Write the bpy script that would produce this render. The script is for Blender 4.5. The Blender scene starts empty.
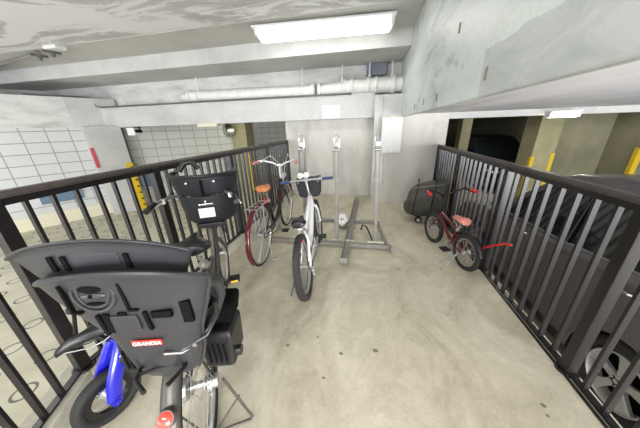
import bpy, math, random
from mathutils import Vector, Matrix, Quaternion
random.seed(7)
S = bpy.context.scene
COL = S.collection
PI = math.pi
V = Vector

# ------------------------------------------------------------------ materials
def new_mat(name):
    m = bpy.data.materials.new(name); m.use_nodes = True
    nt = m.node_tree
    return m, nt, nt.nodes['Principled BSDF']

def plain(name, col, rough=.5, metal=0., spec=.5, coat=0., vary=.0, scale=30., bump=0.):
    m, nt, b = new_mat(name)
    b.inputs['Base Color'].default_value = (*col, 1)
    b.inputs['Roughness'].default_value = rough
    b.inputs['Metallic'].default_value = metal
    b.inputs['Specular IOR Level'].default_value = spec
    b.inputs['Coat Weight'].default_value = coat
    tc = nt.nodes.new('ShaderNodeTexCoord')
    n = nt.nodes.new('ShaderNodeTexNoise'); n.inputs['Scale'].default_value = scale; n.inputs['Detail'].default_value = 4
    nt.links.new(tc.outputs['Object'], n.inputs['Vector'])
    r = nt.nodes.new('ShaderNodeValToRGB')
    v = vary if vary else .06
    r.color_ramp.elements[0].position = .3; r.color_ramp.elements[1].position = .7
    r.color_ramp.elements[0].color = (*[c*(1-v) for c in col], 1)
    r.color_ramp.elements[1].color = (*[min(1, c*(1+v)) for c in col], 1)
    nt.links.new(n.outputs['Fac'], r.inputs['Fac']); nt.links.new(r.outputs['Color'], b.inputs['Base Color'])
    if bump:
        bp = nt.nodes.new('ShaderNodeBump'); bp.inputs['Strength'].default_value = bump; bp.inputs['Distance'].default_value = .002
        nt.links.new(n.outputs['Fac'], bp.inputs['Height']); nt.links.new(bp.outputs['Normal'], b.inputs['Normal'])
    return m

def ramp(nt, src, stops):
    r = nt.nodes.new('ShaderNodeValToRGB')
    e = r.color_ramp.elements
    while len(e) < len(stops): e.new(.5)
    for k, (p, c) in enumerate(stops):
        e[k].position = p; e[k].color = (*c, 1) if len(c) == 3 else c
    nt.links.new(src, r.inputs['Fac']); return r.outputs['Color']

def noise(nt, vec, scale, detail=5, rough=.55, dist=0.):
    n = nt.nodes.new('ShaderNodeTexNoise'); n.inputs['Scale'].default_value = scale
    n.inputs['Detail'].default_value = detail; n.inputs['Roughness'].default_value = rough; n.inputs['Distortion'].default_value = dist
    nt.links.new(vec, n.inputs['Vector']); return n.outputs['Fac']

def mix(nt, fac, a, b, mode='MIX'):
    n = nt.nodes.new('ShaderNodeMix'); n.data_type = 'RGBA'; n.blend_type = mode
    if isinstance(fac, (int, float)): n.inputs[0].default_value = fac
    else: nt.links.new(fac, n.inputs[0])
    for s, x in ((6, a), (7, b)):
        if isinstance(x, tuple): n.inputs[s].default_value = (*x, 1)
        else: nt.links.new(x, n.inputs[s])
    return n.outputs[2]

def mapped(nt, scale=(1, 1, 1), rot=(0, 0, 0), loc=(0, 0, 0)):
    tc = nt.nodes.new('ShaderNodeTexCoord'); mp = nt.nodes.new('ShaderNodeMapping')
    mp.inputs['Scale'].default_value = scale; mp.inputs['Rotation'].default_value = rot; mp.inputs['Location'].default_value = loc
    nt.links.new(tc.outputs['Object'], mp.inputs['Vector']); return mp.outputs['Vector']

def math_n(nt, op, a, b=None, c=None):
    n = nt.nodes.new('ShaderNodeMath'); n.operation = op
    for i, x in enumerate((a, b, c)):
        if x is None: continue
        if isinstance(x, (int, float)): n.inputs[i].default_value = x
        else: nt.links.new(x, n.inputs[i])
    return n.outputs[0]

def concrete(name, a, b, c, big=1.2, streak=(1, 1, 1), rough=.8, bump=.3, fine=.05, patch=None):
    m, nt, bs = new_mat(name)
    v = mapped(nt, streak)
    v0 = mapped(nt)
    n1 = noise(nt, v, big, 7, .6, .3)
    col = ramp(nt, n1, [(.3, a), (.5, b), (.72, c)])
    n2 = noise(nt, v0, 38, 4, .6)
    col = mix(nt, fine*2, col, ramp(nt, n2, [(.3, (0, 0, 0)), (.7, (1, 1, 1))]), 'OVERLAY')
    if patch:
        n3 = noise(nt, mapped(nt, patch[2]), patch[1], 8, .7, 1.2)
        f = ramp(nt, n3, [(patch[3], (0, 0, 0)), (patch[3]+.06, (1, 1, 1))])
        col = mix(nt, f, col, patch[0])
    nt.links.new(col, bs.inputs['Base Color'])
    bs.inputs['Roughness'].default_value = rough
    bp = nt.nodes.new('ShaderNodeBump'); bp.inputs['Strength'].default_value = bump; bp.inputs['Distance'].default_value = .004
    nt.links.new(math_n(nt, 'ADD', n1, math_n(nt, 'MULTIPLY', n2, .4)), bp.inputs['Height']); nt.links.new(bp.outputs['Normal'], bs.inputs['Normal'])
    return m

M = {}
M['beam'] = concrete('painted_concrete', (.44, .44, .435), (.54, .54, .53), (.62, .62, .61), big=1.3)
M['beam_streak'] = concrete('streaked_painted_concrete', (.44, .44, .43), (.62, .62, .605), (.74, .74, .73), big=1.5, streak=(1, .5, 3))
M['backwall'] = concrete('bare_wall_concrete', (.43, .42, .385), (.60, .59, .545), (.70, .69, .645), big=1.8, streak=(1, 1, .5))
M['ceiling'] = concrete('peeling_ceiling_paint', (.46, .45, .435), (.55, .545, .53), (.62, .615, .60), big=.9, streak=(.7, 1.6, 1),
                        patch=((.80, .80, .82), 1.6, (.45, 1.5, 1), .49))
M['strip'] = concrete('grey_soffit_paint', (.46, .455, .43), (.54, .535, .51), (.6, .6, .57), big=1.)
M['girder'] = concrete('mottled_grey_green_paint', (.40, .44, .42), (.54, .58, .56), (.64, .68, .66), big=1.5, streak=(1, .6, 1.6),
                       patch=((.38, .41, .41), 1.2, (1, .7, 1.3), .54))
M['soffit'] = concrete('board_marked_white_soffit', (.66, .66, .70), (.78, .78, .83), (.86, .86, .90), big=2.0, streak=(2.2, .35, 1), bump=.5)
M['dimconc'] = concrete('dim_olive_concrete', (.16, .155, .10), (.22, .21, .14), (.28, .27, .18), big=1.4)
M['oliveconc'] = concrete('olive_concrete', (.26, .25, .15), (.33, .31, .19), (.39, .37, .24), big=1.8)
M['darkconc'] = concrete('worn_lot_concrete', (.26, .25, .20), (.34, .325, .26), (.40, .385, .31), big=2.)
M['kerb'] = concrete('kerb_concrete', (.40, .385, .31), (.50, .48, .39), (.58, .56, .47), big=3.)

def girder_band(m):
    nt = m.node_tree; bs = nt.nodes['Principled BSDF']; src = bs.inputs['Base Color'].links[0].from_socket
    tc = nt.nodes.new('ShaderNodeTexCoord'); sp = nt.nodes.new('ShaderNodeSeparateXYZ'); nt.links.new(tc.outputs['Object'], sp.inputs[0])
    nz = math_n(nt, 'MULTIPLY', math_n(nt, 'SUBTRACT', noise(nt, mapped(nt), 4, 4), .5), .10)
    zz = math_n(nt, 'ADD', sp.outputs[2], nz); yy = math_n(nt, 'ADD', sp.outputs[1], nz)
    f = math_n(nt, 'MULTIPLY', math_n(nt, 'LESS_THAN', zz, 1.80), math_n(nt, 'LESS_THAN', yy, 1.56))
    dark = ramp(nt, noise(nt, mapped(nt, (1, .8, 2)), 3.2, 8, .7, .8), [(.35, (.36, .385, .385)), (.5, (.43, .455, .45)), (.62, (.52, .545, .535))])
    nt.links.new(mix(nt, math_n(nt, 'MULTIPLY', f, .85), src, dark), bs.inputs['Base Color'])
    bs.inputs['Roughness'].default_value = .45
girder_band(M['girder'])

def floor_mat():
    m, nt, bs = new_mat('trowelled_beige_concrete')
    v = mapped(nt, (1, .55, 1))
    n1 = noise(nt, v, 2.1, 9, .68, 1.0)
    col = ramp(nt, n1, [(.34, (.33, .295, .20)), (.45, (.47, .43, .315)), (.55, (.59, .545, .42)), (.68, (.72, .68, .555))])
    n2 = noise(nt, mapped(nt), 9, 6, .7, .4)
    col = mix(nt, .35, col, ramp(nt, n2, [(.3, (.34, .315, .24)), (.55, (.54, .505, .40)), (.8, (.70, .67, .57))]))
    n3 = noise(nt, mapped(nt, loc=(3, 1, 0)), 5.5, 3, .5, .3)
    st = ramp(nt, n3, [(.70, (0, 0, 0)), (.76, (.7, .7, .7))])
    col = mix(nt, st, col, (.26, .24, .19))
    n4 = noise(nt, mapped(nt), 70, 3, .6)
    col = mix(nt, .05, col, ramp(nt, n4, [(.35, (0, 0, 0)), (.65, (1, 1, 1))]), 'OVERLAY')
    nt.links.new(col, bs.inputs['Base Color'])
    nt.links.new(ramp(nt, n1, [(.3, (.62, .62, .62)), (.7, (.42, .42, .42))]), bs.inputs['Roughness'])
    bp = nt.nodes.new('ShaderNodeBump'); bp.inputs['Strength'].default_value = .12; bp.inputs['Distance'].default_value = .003
    nt.links.new(n2, bp.inputs['Height']); nt.links.new(bp.outputs['Normal'], bs.inputs['Normal'])
    return m
M['floor'] = floor_mat()

def ring_mat():
    m, nt, bs = new_mat('ramp_concrete_with_ring_grooves')
    tc = nt.nodes.new('ShaderNodeTexCoord'); sp = nt.nodes.new('ShaderNodeSeparateXYZ')
    nt.links.new(tc.outputs['Object'], sp.inputs[0])
    px, py, r0 = .44, .54, .070
    masks = []
    for ox, oy in ((2.6, -.70), (2.6+.22, -.70-.27)):
        u = math_n(nt, 'MULTIPLY', math_n(nt, 'SUBTRACT', math_n(nt, 'FRACT', math_n(nt, 'ADD', math_n(nt, 'DIVIDE', math_n(nt, 'ADD', sp.outputs[0], ox), px), 100.5)), .5), px)
        w = math_n(nt, 'MULTIPLY', math_n(nt, 'SUBTRACT', math_n(nt, 'FRACT', math_n(nt, 'ADD', math_n(nt, 'DIVIDE', math_n(nt, 'ADD', sp.outputs[1], oy), py), 100.5)), .5), py)
        d = math_n(nt, 'SQRT', math_n(nt, 'ADD', math_n(nt, 'MULTIPLY', u, u), math_n(nt, 'MULTIPLY', w, w)))
        masks.append(math_n(nt, 'LESS_THAN', math_n(nt, 'ABSOLUTE', math_n(nt, 'SUBTRACT', d, r0)), .0095))
    g = math_n(nt, 'MAXIMUM', masks[0], masks[1])
    n1 = noise(nt, mapped(nt), 2., 7, .6, .3)
    col = ramp(nt, n1, [(.3, (.40, .37, .28)), (.5, (.50, .47, .37)), (.72, (.58, .545, .44))])
    col = mix(nt, g, col, (.13, .155, .12))
    nt.links.new(col, bs.inputs['Base Color']); bs.inputs['Roughness'].default_value = .8
    bp = nt.nodes.new('ShaderNodeBump'); bp.inputs['Strength'].default_value = .8; bp.inputs['Distance'].default_value = .01
    nt.links.new(math_n(nt, 'SUBTRACT', 1., g), bp.inputs['Height']); nt.links.new(bp.outputs['Normal'], bs.inputs['Normal'])
    return m
M['rings'] = ring_mat()

def block_mat(name, c1, c2, mortar, w=.35, h=.222):
    m, nt, bs = new_mat(name)
    tc = nt.nodes.new('ShaderNodeTexCoord'); sp = nt.nodes.new('ShaderNodeSeparateXYZ'); cb = nt.nodes.new('ShaderNodeCombineXYZ')
    nt.links.new(tc.outputs['Object'], sp.inputs[0]); nt.links.new(sp.outputs[0], cb.inputs[0]); nt.links.new(sp.outputs[2], cb.inputs[1])
    br = nt.nodes.new('ShaderNodeTexBrick'); br.offset = 0; br.squash = 1
    br.inputs['Scale'].default_value = 1; br.inputs['Brick Width'].default_value = w; br.inputs['Row Height'].default_value = h
    br.inputs['Mortar Size'].default_value = .009; br.inputs['Mortar Smooth'].default_value = .2
    br.inputs['Color1'].default_value = (*c1, 1); br.inputs['Color2'].default_value = (*c2, 1); br.inputs['Mortar'].default_value = (*mortar, 1)
    nt.links.new(cb.outputs[0], br.inputs['Vector'])
    col = mix(nt, .25, br.outputs['Color'], ramp(nt, noise(nt, mapped(nt), 3, 5), [(.3, tuple(x*.8 for x in c1)), (.7, c1)]))
    nt.links.new(col, bs.inputs['Base Color']); bs.inputs['Roughness'].default_value = .7
    bp = nt.nodes.new('ShaderNodeBump'); bp.inputs['Strength'].default_value = .5; bp.inputs['Distance'].default_value = .005; bp.invert = True
    nt.links.new(br.outputs['Fac'], bp.inputs['Height']); nt.links.new(bp.outputs['Normal'], bs.inputs['Normal'])
    return m
M['block'] = block_mat('white_painted_block', (.60, .61, .61), (.64, .65, .65), (.20, .20, .20))
M['block2'] = block_mat('small_white_block', (.60, .61, .575), (.64, .65, .615), (.26, .26, .245), .33, .215)

M['rail'] = plain('dark_brown_railing_paint', (.009, .007, .008), .32, 0, .45, vary=.25, scale=60)
M['rail_worn'] = plain('worn_top_rail_paint', (.05, .040, .036), .42, 0, .5, vary=.3, scale=25)
M['black'] = plain('black_plastic', (.008, .008, .009), .38)
M['seatgrey'] = plain('charcoal_child_seat_plastic', (.026, .026, .030), .34, 0, .5, vary=.1, scale=400, bump=.15)
M['matblack'] = plain('matt_black', (.004, .004, .004), .9, 0, .1)
M['navy'] = plain('navy_black_fabric', (.007, .008, .013), .6, vary=.3, scale=200, bump=.3)
M['rubber'] = plain('tyre_rubber', (.014, .014, .014), .72, vary=.2, scale=80, bump=.3)
M['rubber_brown'] = plain('dusty_tyre_rubber', (.040, .034, .033), .8, vary=.25, scale=80, bump=.4)
M['chrome'] = plain('polished_steel', (.62, .62, .62), .22, 1.)
M['alu'] = plain('brushed_aluminium', (.58, .58, .57), .38, .9)
M['galv'] = plain('galvanised_steel', (.33, .33, .31), .5, .55, vary=.15, scale=18)
M['galvpost'] = plain('grey_painted_steel', (.27, .26, .235), .5, .25, vary=.12, scale=14)
M['white'] = plain('white_enamel', (.80, .80, .80), .3)
M['whitepvc'] = plain('white_pipe_paint', (.78, .78, .76), .4, vary=.08, scale=9)
M['whitebox'] = plain('white_box_paint', (.68, .68, .67), .4)
M['cream'] = plain('cream_plastic', (.72, .68, .52), .5)
M['blue'] = plain('glossy_blue_paint', (.010, .012, .42), .25, 0, .6, coat=.5)
M['bluegrip'] = plain('navy_blue_grip_rubber', (.03, .05, .14), .55)
M['maroon'] = plain('maroon_enamel', (.11, .008, .013), .25, .2, coat=.6)
M['red'] = plain('red_plastic', (.62, .015, .015), .3, coat=.3)
M['redorange'] = plain('red_badge', (.78, .035, .02), .4)
M['reflector'] = plain('red_reflector', (.85, .06, .04), .15, coat=.8, vary=.15, scale=300)
M['orange'] = plain('orange_reflector', (.9, .16, .04), .2, coat=.8)
M['amber'] = plain('amber_reflector', (.85, .55, .03), .25, coat=.5)
M['tan'] = plain('orange_tan_leather', (.50, .17, .055), .45, vary=.15, scale=40)
M['pinkgrip'] = plain('salmon_grip_rubber', (.62, .20, .16), .5)
M['pinkseat'] = plain('coral_saddle_vinyl', (.66, .25, .20), .4)
M['olive'] = plain('grey_olive_canvas', (.060, .058, .045), .55, vary=.25, scale=14, bump=.3)
M['greytube'] = plain('warm_grey_metallic_frame', (.10, .095, .085), .35, .5)
M['mudgrey'] = plain('grey_metallic_mudguard', (.115, .11, .10), .38, .5)
M['yellow'] = plain('yellow_guard_rubber', (.72, .50, .02), .5)
M['bluesheet'] = plain('dusty_blue_panel', (.12, .19, .27), .6)
M['redlamp'] = plain('faded_red_plastic', (.50, .06, .08), .5)
M['carpaint'] = plain('dark_violet_grey_car_paint', (.15, .137, .142), .42, .5, coat=.3)
M['wheelpaint'] = plain('silver_wheel_paint', (.42, .42, .42), .35, .3)
M['carroof'] = M['carpaint']
M['carblack'] = plain('black_car_paint', (.02, .022, .03), .2, .2, coat=.8)
M['carsilver'] = plain('silver_car_paint', (.5, .5, .5), .25, .6, coat=.8)
M['glass'] = plain('tinted_car_glass', (.010, .014, .014), .07, 0, .7)
M['paper'] = plain('notice_paper', (.74, .75, .80), .6)
M['ink'] = plain('pale_grey_ink', (.50, .52, .60), .6)
M['sticker'] = plain('warning_sticker', (.80, .76, .76), .5)
M['ballwhite'] = plain('white_ball_leather', (.74, .72, .70), .4)
M['mirrorglass'] = plain('convex_mirror_glass', (.55, .58, .50), .06, 1.)
M['stain'] = plain('dark_floor_stain', (.20, .18, .14), .7)
M['darkpipe'] = plain('dark_grey_conduit', (.13, .13, .13), .5)
M['ductblue'] = plain('blue_grey_duct', (.20, .22, .27), .5)

def emis(name, col, st):
    m, nt, b = new_mat(name)
    b.inputs['Base Color'].default_value = (*col, 1)
    b.inputs['Emission Color'].default_value = (*col, 1); b.inputs['Emission Strength'].default_value = st
    n = noise(nt, mapped(nt), 3, 2)
    nt.links.new(ramp(nt, n, [(0, tuple(c*.97 for c in col)), (1, col)]), b.inputs['Emission Color'])
    return m
M['lamp'] = emis('fluorescent_diffuser', (1., .99, .95), 3.6)
M['lampfar'] = emis('distant_fluorescent_diffuser', (1., .96, .82), 5.)

# ------------------------------------------------------------------ mesh helper
def frame_of(d):
    d = d.normalized(); up = V((0, 0, 1)) if abs(d.z) < .95 else V((1, 0, 0))
    a = d.cross(up).normalized(); b = d.cross(a).normalized()
    return a, b, d

class MB:
    def __init__(s): s.v = []; s.f = []
    def add(s, vs, fs):
        k = len(s.v); s.v += [V(p) for p in vs]; s.f += [[i+k for i in f] for f in fs]; return s
    def box(s, c, d, rot=None):
        c = V(c); h = [x/2 for x in d]; q = []
        for z in (-1, 1):
            for x, y in ((-1, -1), (1, -1), (1, 1), (-1, 1)):
                p = V((x*h[0], y*h[1], z*h[2]))
                if rot is not None: p = rot @ p
                q.append(c+p)
        return s.add(q, [[3, 2, 1, 0], [4, 5, 6, 7], [0, 1, 5, 4], [1, 2, 6, 5], [2, 3, 7, 6], [3, 0, 4, 7]])
    def box2(s, a, b):
        return s.box([(a[i]+b[i])/2 for i in range(3)], [abs(b[i]-a[i]) for i in range(3)])
    def tube(s, pts, r, n=10, closed=False, cap=True, flat=1.):
        pts = [V(p) for p in pts]; m = len(pts)
        rs = r if isinstance(r, (list, tuple)) else [r]*m
        rings = []; a = None
        for i, p in enumerate(pts):
            if closed: d = pts[(i+1) % m]-pts[i-1]
            else: d = pts[min(i+1, m-1)]-pts[max(i-1, 0)]
            d.normalize()
            if a is None: a = frame_of(d)[0]
            a = (a-d*a.dot(d))
            if a.length < 1e-6: a = frame_of(d)[0]
            a.normalize(); b = d.cross(a)
            rings.append([p+(a*math.cos(t)+b*math.sin(t)*flat)*rs[i] for t in [2*PI*k/n for k in range(n)]])
        vs = [q for g in rings for q in g]; fs = []
        for i in range(m if closed else m-1):
            j = (i+1) % m
            for k in range(n):
                l = (k+1) % n
                fs.append([i*n+k, i*n+l, j*n+l, j*n+k])
        if cap and not closed: fs.append(list(range(n))[::-1]); fs.append([(m-1)*n+k for k in range(n)])
        return s.add(vs, fs)
    def cyl(s, a, b, r, n=16, r2=None): return s.tube([a, b], [r, r if r2 is None else r2], n)
    def bar(s, a, b, w, h, up=(0, 0, 1)):
        a = V(a); b = V(b); d = (b-a).normalized(); up = V(up)
        if abs(d.dot(up)) > .98: up = V((0, 1, 0))
        x = d.cross(up).normalized(); y = x.cross(d).normalized()
        q = []
        for p in (a, b):
            for i, j in ((-1, -1), (1, -1), (1, 1), (-1, 1)): q.append(p+x*i*w/2+y*j*h/2)
        return s.add(q, [[3, 2, 1, 0], [4, 5, 6, 7], [0, 1, 5, 4], [1, 2, 6, 5], [2, 3, 7, 6], [3, 0, 4, 7]])
    def torus(s, c, axis, R, r, n=48, k=12, a0=0, a1=2*PI, flat=1.):
        A, B, D = frame_of(V(axis)); c = V(c)
        full = abs(a1-a0-2*PI) < 1e-6
        m = n if full else n+1
        pts = [c+(A*math.cos(a0+(a1-a0)*i/n)+B*math.sin(a0+(a1-a0)*i/n))*R for i in range(m)]
        vs = []; fs = []
        for i in range(m):
            u = (pts[i]-c).normalized()
            for j in range(k):
                t = 2*PI*j/k; vs.append(pts[i]+u*math.cos(t)*r+D*math.sin(t)*r*flat)
        for i in range(n if full else m-1):
            i2 = (i+1) % m
            for j in range(k):
                j2 = (j+1) % k; fs.append([i*k+j, i2*k+j, i2*k+j2, i*k+j2])
        if not full: fs.append(list(range(k))); fs.append([(m-1)*k+j for j in range(k)][::-1])
        return s.add(vs, fs)
    def lathe(s, prof, c, axis, n=32, close=False):
        A, B, D = frame_of(V(axis)); c = V(c); m = len(prof); vs = []; fs = []
        for i in range(n):
            t = 2*PI*i/n; u = A*math.cos(t)+B*math.sin(t)
            for r, h in prof: vs.append(c+u*r+D*h)
        for i in range(n):
            i2 = (i+1) % n
            for j in range(m if close else m-1):
                j2 = (j+1) % m; fs.append([i*m+j, i*m+j2, i2*m+j2, i2*m+j])
        return s.add(vs, fs)
    def loft(s, rings, cap=True, closed_ring=True):
        n = len(rings[0]); vs = [p for g in rings for p in g]; fs = []
        for i in range(len(rings)-1):
            for k in range(n if closed_ring else n-1):
                l = (k+1) % n; fs.append([i*n+k, i*n+l, (i+1)*n+l, (i+1)*n+k])
        if cap and closed_ring: fs.append(list(range(n))[::-1]); fs.append([(len(rings)-1)*n+k for k in range(n)])
        return s.add(vs, fs)
    def prism(s, poly, t0, t1, ax='y'):
        def mp(u, v, t): return {'y': (u, t, v), 'x': (t, u, v), 'z': (u, v, t)}[ax]
        return s.loft([[mp(u, v, t0) for u, v in poly], [mp(u, v, t1) for u, v in poly]])
    def sphere(s, c, r, n=20, m=12, sc=(1, 1, 1), rot=None):
        c = V(c); vs = []; fs = []
        for i in range(m+1):
            a = PI*i/m
            for j in range(n):
                b = 2*PI*j/n
                p = V((math.sin(a)*math.cos(b)*sc[0], math.sin(a)*math.sin(b)*sc[1], math.cos(a)*sc[2]))*r
                if rot is not None: p = rot @ p
                vs.append(c+p)
        for i in range(m):
            for j in range(n):
                k = (j+1) % n; fs.append([i*n+j, (i+1)*n+j, (i+1)*n+k, i*n+k])
        return s.add(vs, fs)
    def build(s, name, mat, parent=None, smooth=True, bevel=0., solid=0., sub=0, loc=None, rotz=0., bseg=2):
        me = bpy.data.meshes.new(name)
        me.from_pydata([tuple(p) for p in s.v], [], s.f)
        import bmesh
        bm = bmesh.new(); bm.from_mesh(me)
        bmesh.ops.remove_doubles(bm, verts=bm.verts, dist=1e-6)
        bmesh.ops.recalc_face_normals(bm, faces=bm.faces)
        bm.to_mesh(me); bm.free()
        me.materials.append(mat)
        if smooth:
            for p in me.polygons: p.use_smooth = True
            me.set_sharp_from_angle(angle=math.radians(38))
        o = bpy.data.objects.new(name, me); COL.objects.link(o)
        if parent is not None: o.parent = parent
        if loc is not None: o.location = loc
        if rotz: o.rotation_euler.z = rotz
        if solid:
            md = o.modifiers.new('solid', 'SOLIDIFY'); md.thickness = solid; md.offset = 0
        if bevel:
            md = o.modifiers.new('bevel', 'BEVEL'); md.width = bevel; md.segments = bseg; md.limit_method = 'ANGLE'; md.angle_limit = math.radians(35); md.harden_normals = False
        if sub:
            md = o.modifiers.new('sub', 'SUBSURF'); md.levels = sub; md.render_levels = sub
        return o

def tag(o, label=None, cat=None, group=None, kind=None):
    if label: o['label'] = label
    if cat: o['category'] = cat
    if group: o['group'] = group
    if kind: o['kind'] = kind
    return o
def empty(name, loc=(0, 0, 0), rz=0):
    e = bpy.data.objects.new(name, None); COL.objects.link(e); e.location = loc; e.rotation_euler.z = rz; e.empty_display_size = .1
    return e
def struct(o, label, cat):
    return tag(o, label, cat, kind='structure')
def copy_tree(o, parent=None):
    c = o.copy(); COL.objects.link(c)
    if parent is not None: c.parent = parent
    for ch in [x for x in bpy.data.objects if x.parent == o and x != c]: copy_tree(ch, c)
    return c
def text(body, size, mat, parent, loc, rot, extrude=.0008, name='lettering', shear=0.):
    cu = bpy.data.curves.new(name, 'FONT'); cu.body = body; cu.size = size; cu.extrude = extrude; cu.align_x = 'CENTER'; cu.align_y = 'CENTER'; cu.shear = shear
    o = bpy.data.objects.new(name, cu); COL.objects.link(o); cu.materials.append(mat)
    bpy.context.view_layer.update()
    me = bpy.data.meshes.new_from_object(o.evaluated_get(bpy.context.evaluated_depsgraph_get()))
    bpy.data.objects.remove(o); me.materials.clear(); me.materials.append(mat)
    o = bpy.data.objects.new(name, me); COL.objects.link(o)
    o.parent = parent; o.location = loc; o.rotation_euler = rot
    return o

ZL = -.455      # left lot floor
ZR = -.83       # right lot floor
ZC = 2.76       # ceiling

# ------------------------------------------------------------------ setting
struct(MB().box2((-1.62, -4, -1.0), (1.315, 4.95, 0)).build('floor', M['floor'], smooth=False),
       'beige trowelled concrete platform floor the bicycles stand on', 'floor')
struct(MB().box2((-1.71, .66, -1.0), (-1.60, 4.95, .10)).build('baseboard_left', M['kerb'], smooth=False, bevel=.006),
       'low concrete kerb under the left railing', 'kerb')
b = MB()
poly = [(-1.78, .66), (-1.60, .66), (-.86, -.90), (-1.03, -.98)]
b.prism(poly, -1.0, .10, 'z')
struct(b.build('baseboard_near', M['kerb'], smooth=False, bevel=.006), 'angled concrete kerb under the near left railing', 'kerb')
struct(MB().box2((1.225, -4, 0), (1.243, 4.5, .010)).build('baseboard_right', M['rail'], smooth=False, bevel=.004),
       'thin black edge strip along the foot of the right railing', 'edge strip')
struct(MB().box2((-9, -4, ZL-.1), (-1.62, 9.5, ZL)).build('floor_left', M['rings'], smooth=False),
       'lower concrete lot left of the railing, grooved with rings', 'floor')
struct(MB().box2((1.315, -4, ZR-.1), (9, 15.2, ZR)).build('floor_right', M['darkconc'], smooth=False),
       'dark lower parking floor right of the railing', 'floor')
struct(MB().box2((-9, -4, ZC), (.62, 5.4, ZC+.2)).build('ceiling', M['ceiling'], smooth=False),
       'concrete ceiling with patchy peeling white paint', 'ceiling')
struct(MB().box2((-9, 3.40, ZC-.004), (.60, 4.2, ZC+.01)).build('trim_1', M['strip'], smooth=False, bevel=.005),
       'grey painted ceiling strip in front of the cross beam', 'ceiling strip')
# cross beam, its white lower lip with form bolts
struct(MB().box2((-9, 4.16, 2.525), (.60, 5.10, ZC+.02)).build('trim_2', M['beam'], smooth=False, bevel=.008),
       'deep white concrete cross beam above the bicycle racks', 'beam')
# upper wall behind the pipe and the lower beam with its ledge
struct(MB().box2((-9, 5.10, 1.6), (.62, 5.3, ZC+.05)).build('wall_back_upper', M['beam_streak'], smooth=False),
       'streaked upper back wall behind the white pipes', 'wall')
struct(MB().box2((-6.42, 4.75, 1.585), (.12, 5.12, 2.01)).build('trim_3', M['beam'], smooth=False, bevel=.006),
       'lower white concrete beam under the pipes', 'beam')
# recessed back wall, pillar, right back wall
struct(MB().box2((-1.70, 4.95, -1.0), (.14, 5.2, 1.62)).build('wall_back', M['backwall'], smooth=False),
       'pale recessed concrete wall behind the bicycle racks', 'wall')
struct(MB().box2((.13, 4.56, -1.0), (.27, 5.2, 1.94)).build('trim_4', M['beam'], smooth=False, bevel=.006),
       'slim white concrete pillar behind the right rack post', 'pillar')
struct(MB().box2((.25, 4.5, -1.0), (1.37, 4.95, 1.615)).build('wall_back_right', M['backwall'], smooth=False),
       'pale concrete wall with the white cabinet', 'wall')
struct(MB().box2((.12, 4.58, 1.60), (.64, 5.12, 1.95)).build('trim_5', M['beam'], smooth=False, bevel=.006),
       'white concrete block above the slim pillar', 'beam')
# right girder + low slab over the car lot
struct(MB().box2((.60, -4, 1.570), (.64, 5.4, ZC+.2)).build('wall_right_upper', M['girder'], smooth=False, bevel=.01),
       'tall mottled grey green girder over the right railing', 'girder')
struct(MB().box2((.64, -4, 1.612), (9, 5.4, 1.85)).build('ceiling_right', M['soffit'], smooth=False),
       'low white board marked concrete slab over the parked car', 'ceiling')
struct(MB().box2((1.37, 4.5, 1.515), (3.40, 4.9, 1.63)).build('trim_6', M['beam'], smooth=False, bevel=.004),
       'white concrete header over the dark rear opening', 'header')
struct(MB().box2((3.40, 4.5, 1.515), (9, 4.9, 1.63)).build('trim_7', M['strip'], smooth=False, bevel=.004),
       'grey concrete header over the dark rear opening', 'header')
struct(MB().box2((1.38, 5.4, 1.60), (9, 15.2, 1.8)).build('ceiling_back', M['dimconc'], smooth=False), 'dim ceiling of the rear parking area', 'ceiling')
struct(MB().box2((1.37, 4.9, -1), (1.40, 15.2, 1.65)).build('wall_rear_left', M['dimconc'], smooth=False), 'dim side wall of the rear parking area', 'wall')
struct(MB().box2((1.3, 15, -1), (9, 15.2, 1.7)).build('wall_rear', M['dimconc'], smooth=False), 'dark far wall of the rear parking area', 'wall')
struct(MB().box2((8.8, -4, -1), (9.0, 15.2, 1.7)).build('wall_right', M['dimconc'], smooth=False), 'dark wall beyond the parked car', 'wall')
# rear columns
struct(MB().box2((2.30, 6.5, ZR), (2.52, 6.8, 1.6)).build('trim_8', M['oliveconc'], smooth=False, bevel=.006), 'narrow olive concrete column in the rear lot', 'column')
struct(MB().box2((3.96, 6.5, ZR), (4.42, 7.05, 1.6)).build('trim_9', M['oliveconc'], smooth=False, bevel=.01), 'wide olive concrete column with yellow corner guards', 'column')
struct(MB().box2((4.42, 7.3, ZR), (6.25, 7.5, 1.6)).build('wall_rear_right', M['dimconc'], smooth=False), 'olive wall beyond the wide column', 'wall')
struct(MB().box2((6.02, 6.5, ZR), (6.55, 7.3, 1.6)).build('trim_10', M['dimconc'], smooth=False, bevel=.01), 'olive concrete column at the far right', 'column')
b = MB(); b.box2((4.75, 7.27, .35), (5.25, 7.30, .95))
for k in range(8): b.box((5.0, 7.262, .41+k*.068), (.46, .012, .035))
tag(b.build('vent_grille', M['dimconc'], smooth=False), 'dark louvred vent grille on the olive rear wall', 'vent')
def guard(x, y, z0, z1, sx, sy, label, w=.05):
    b = MB(); t = .012
    b.box2((x-sx*.0, y-t, z0), (x+sx*w, y, z1)); b.box2((x-sx*t, y-t, z0), (x, y+w, z1))
    tag(b.build('corner_guard', M['yellow'], smooth=False, bevel=.003), label, 'corner guard')
guard(3.96, 6.5, ZR, .62, 1, 1, 'yellow corner guard on the left edge of the wide olive column', .07)
guard(4.42, 6.5, ZR, .70, -1, 1, 'yellow corner guard on the right edge of the wide olive column', .07)
guard(6.02, 6.5, ZR, .80, 1, 1, 'yellow corner guard on the far right olive column', .09)
guard(2.30, 6.5, ZR, .75, 1, 1, 'yellow corner guard on the narrow olive column', .06)

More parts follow.
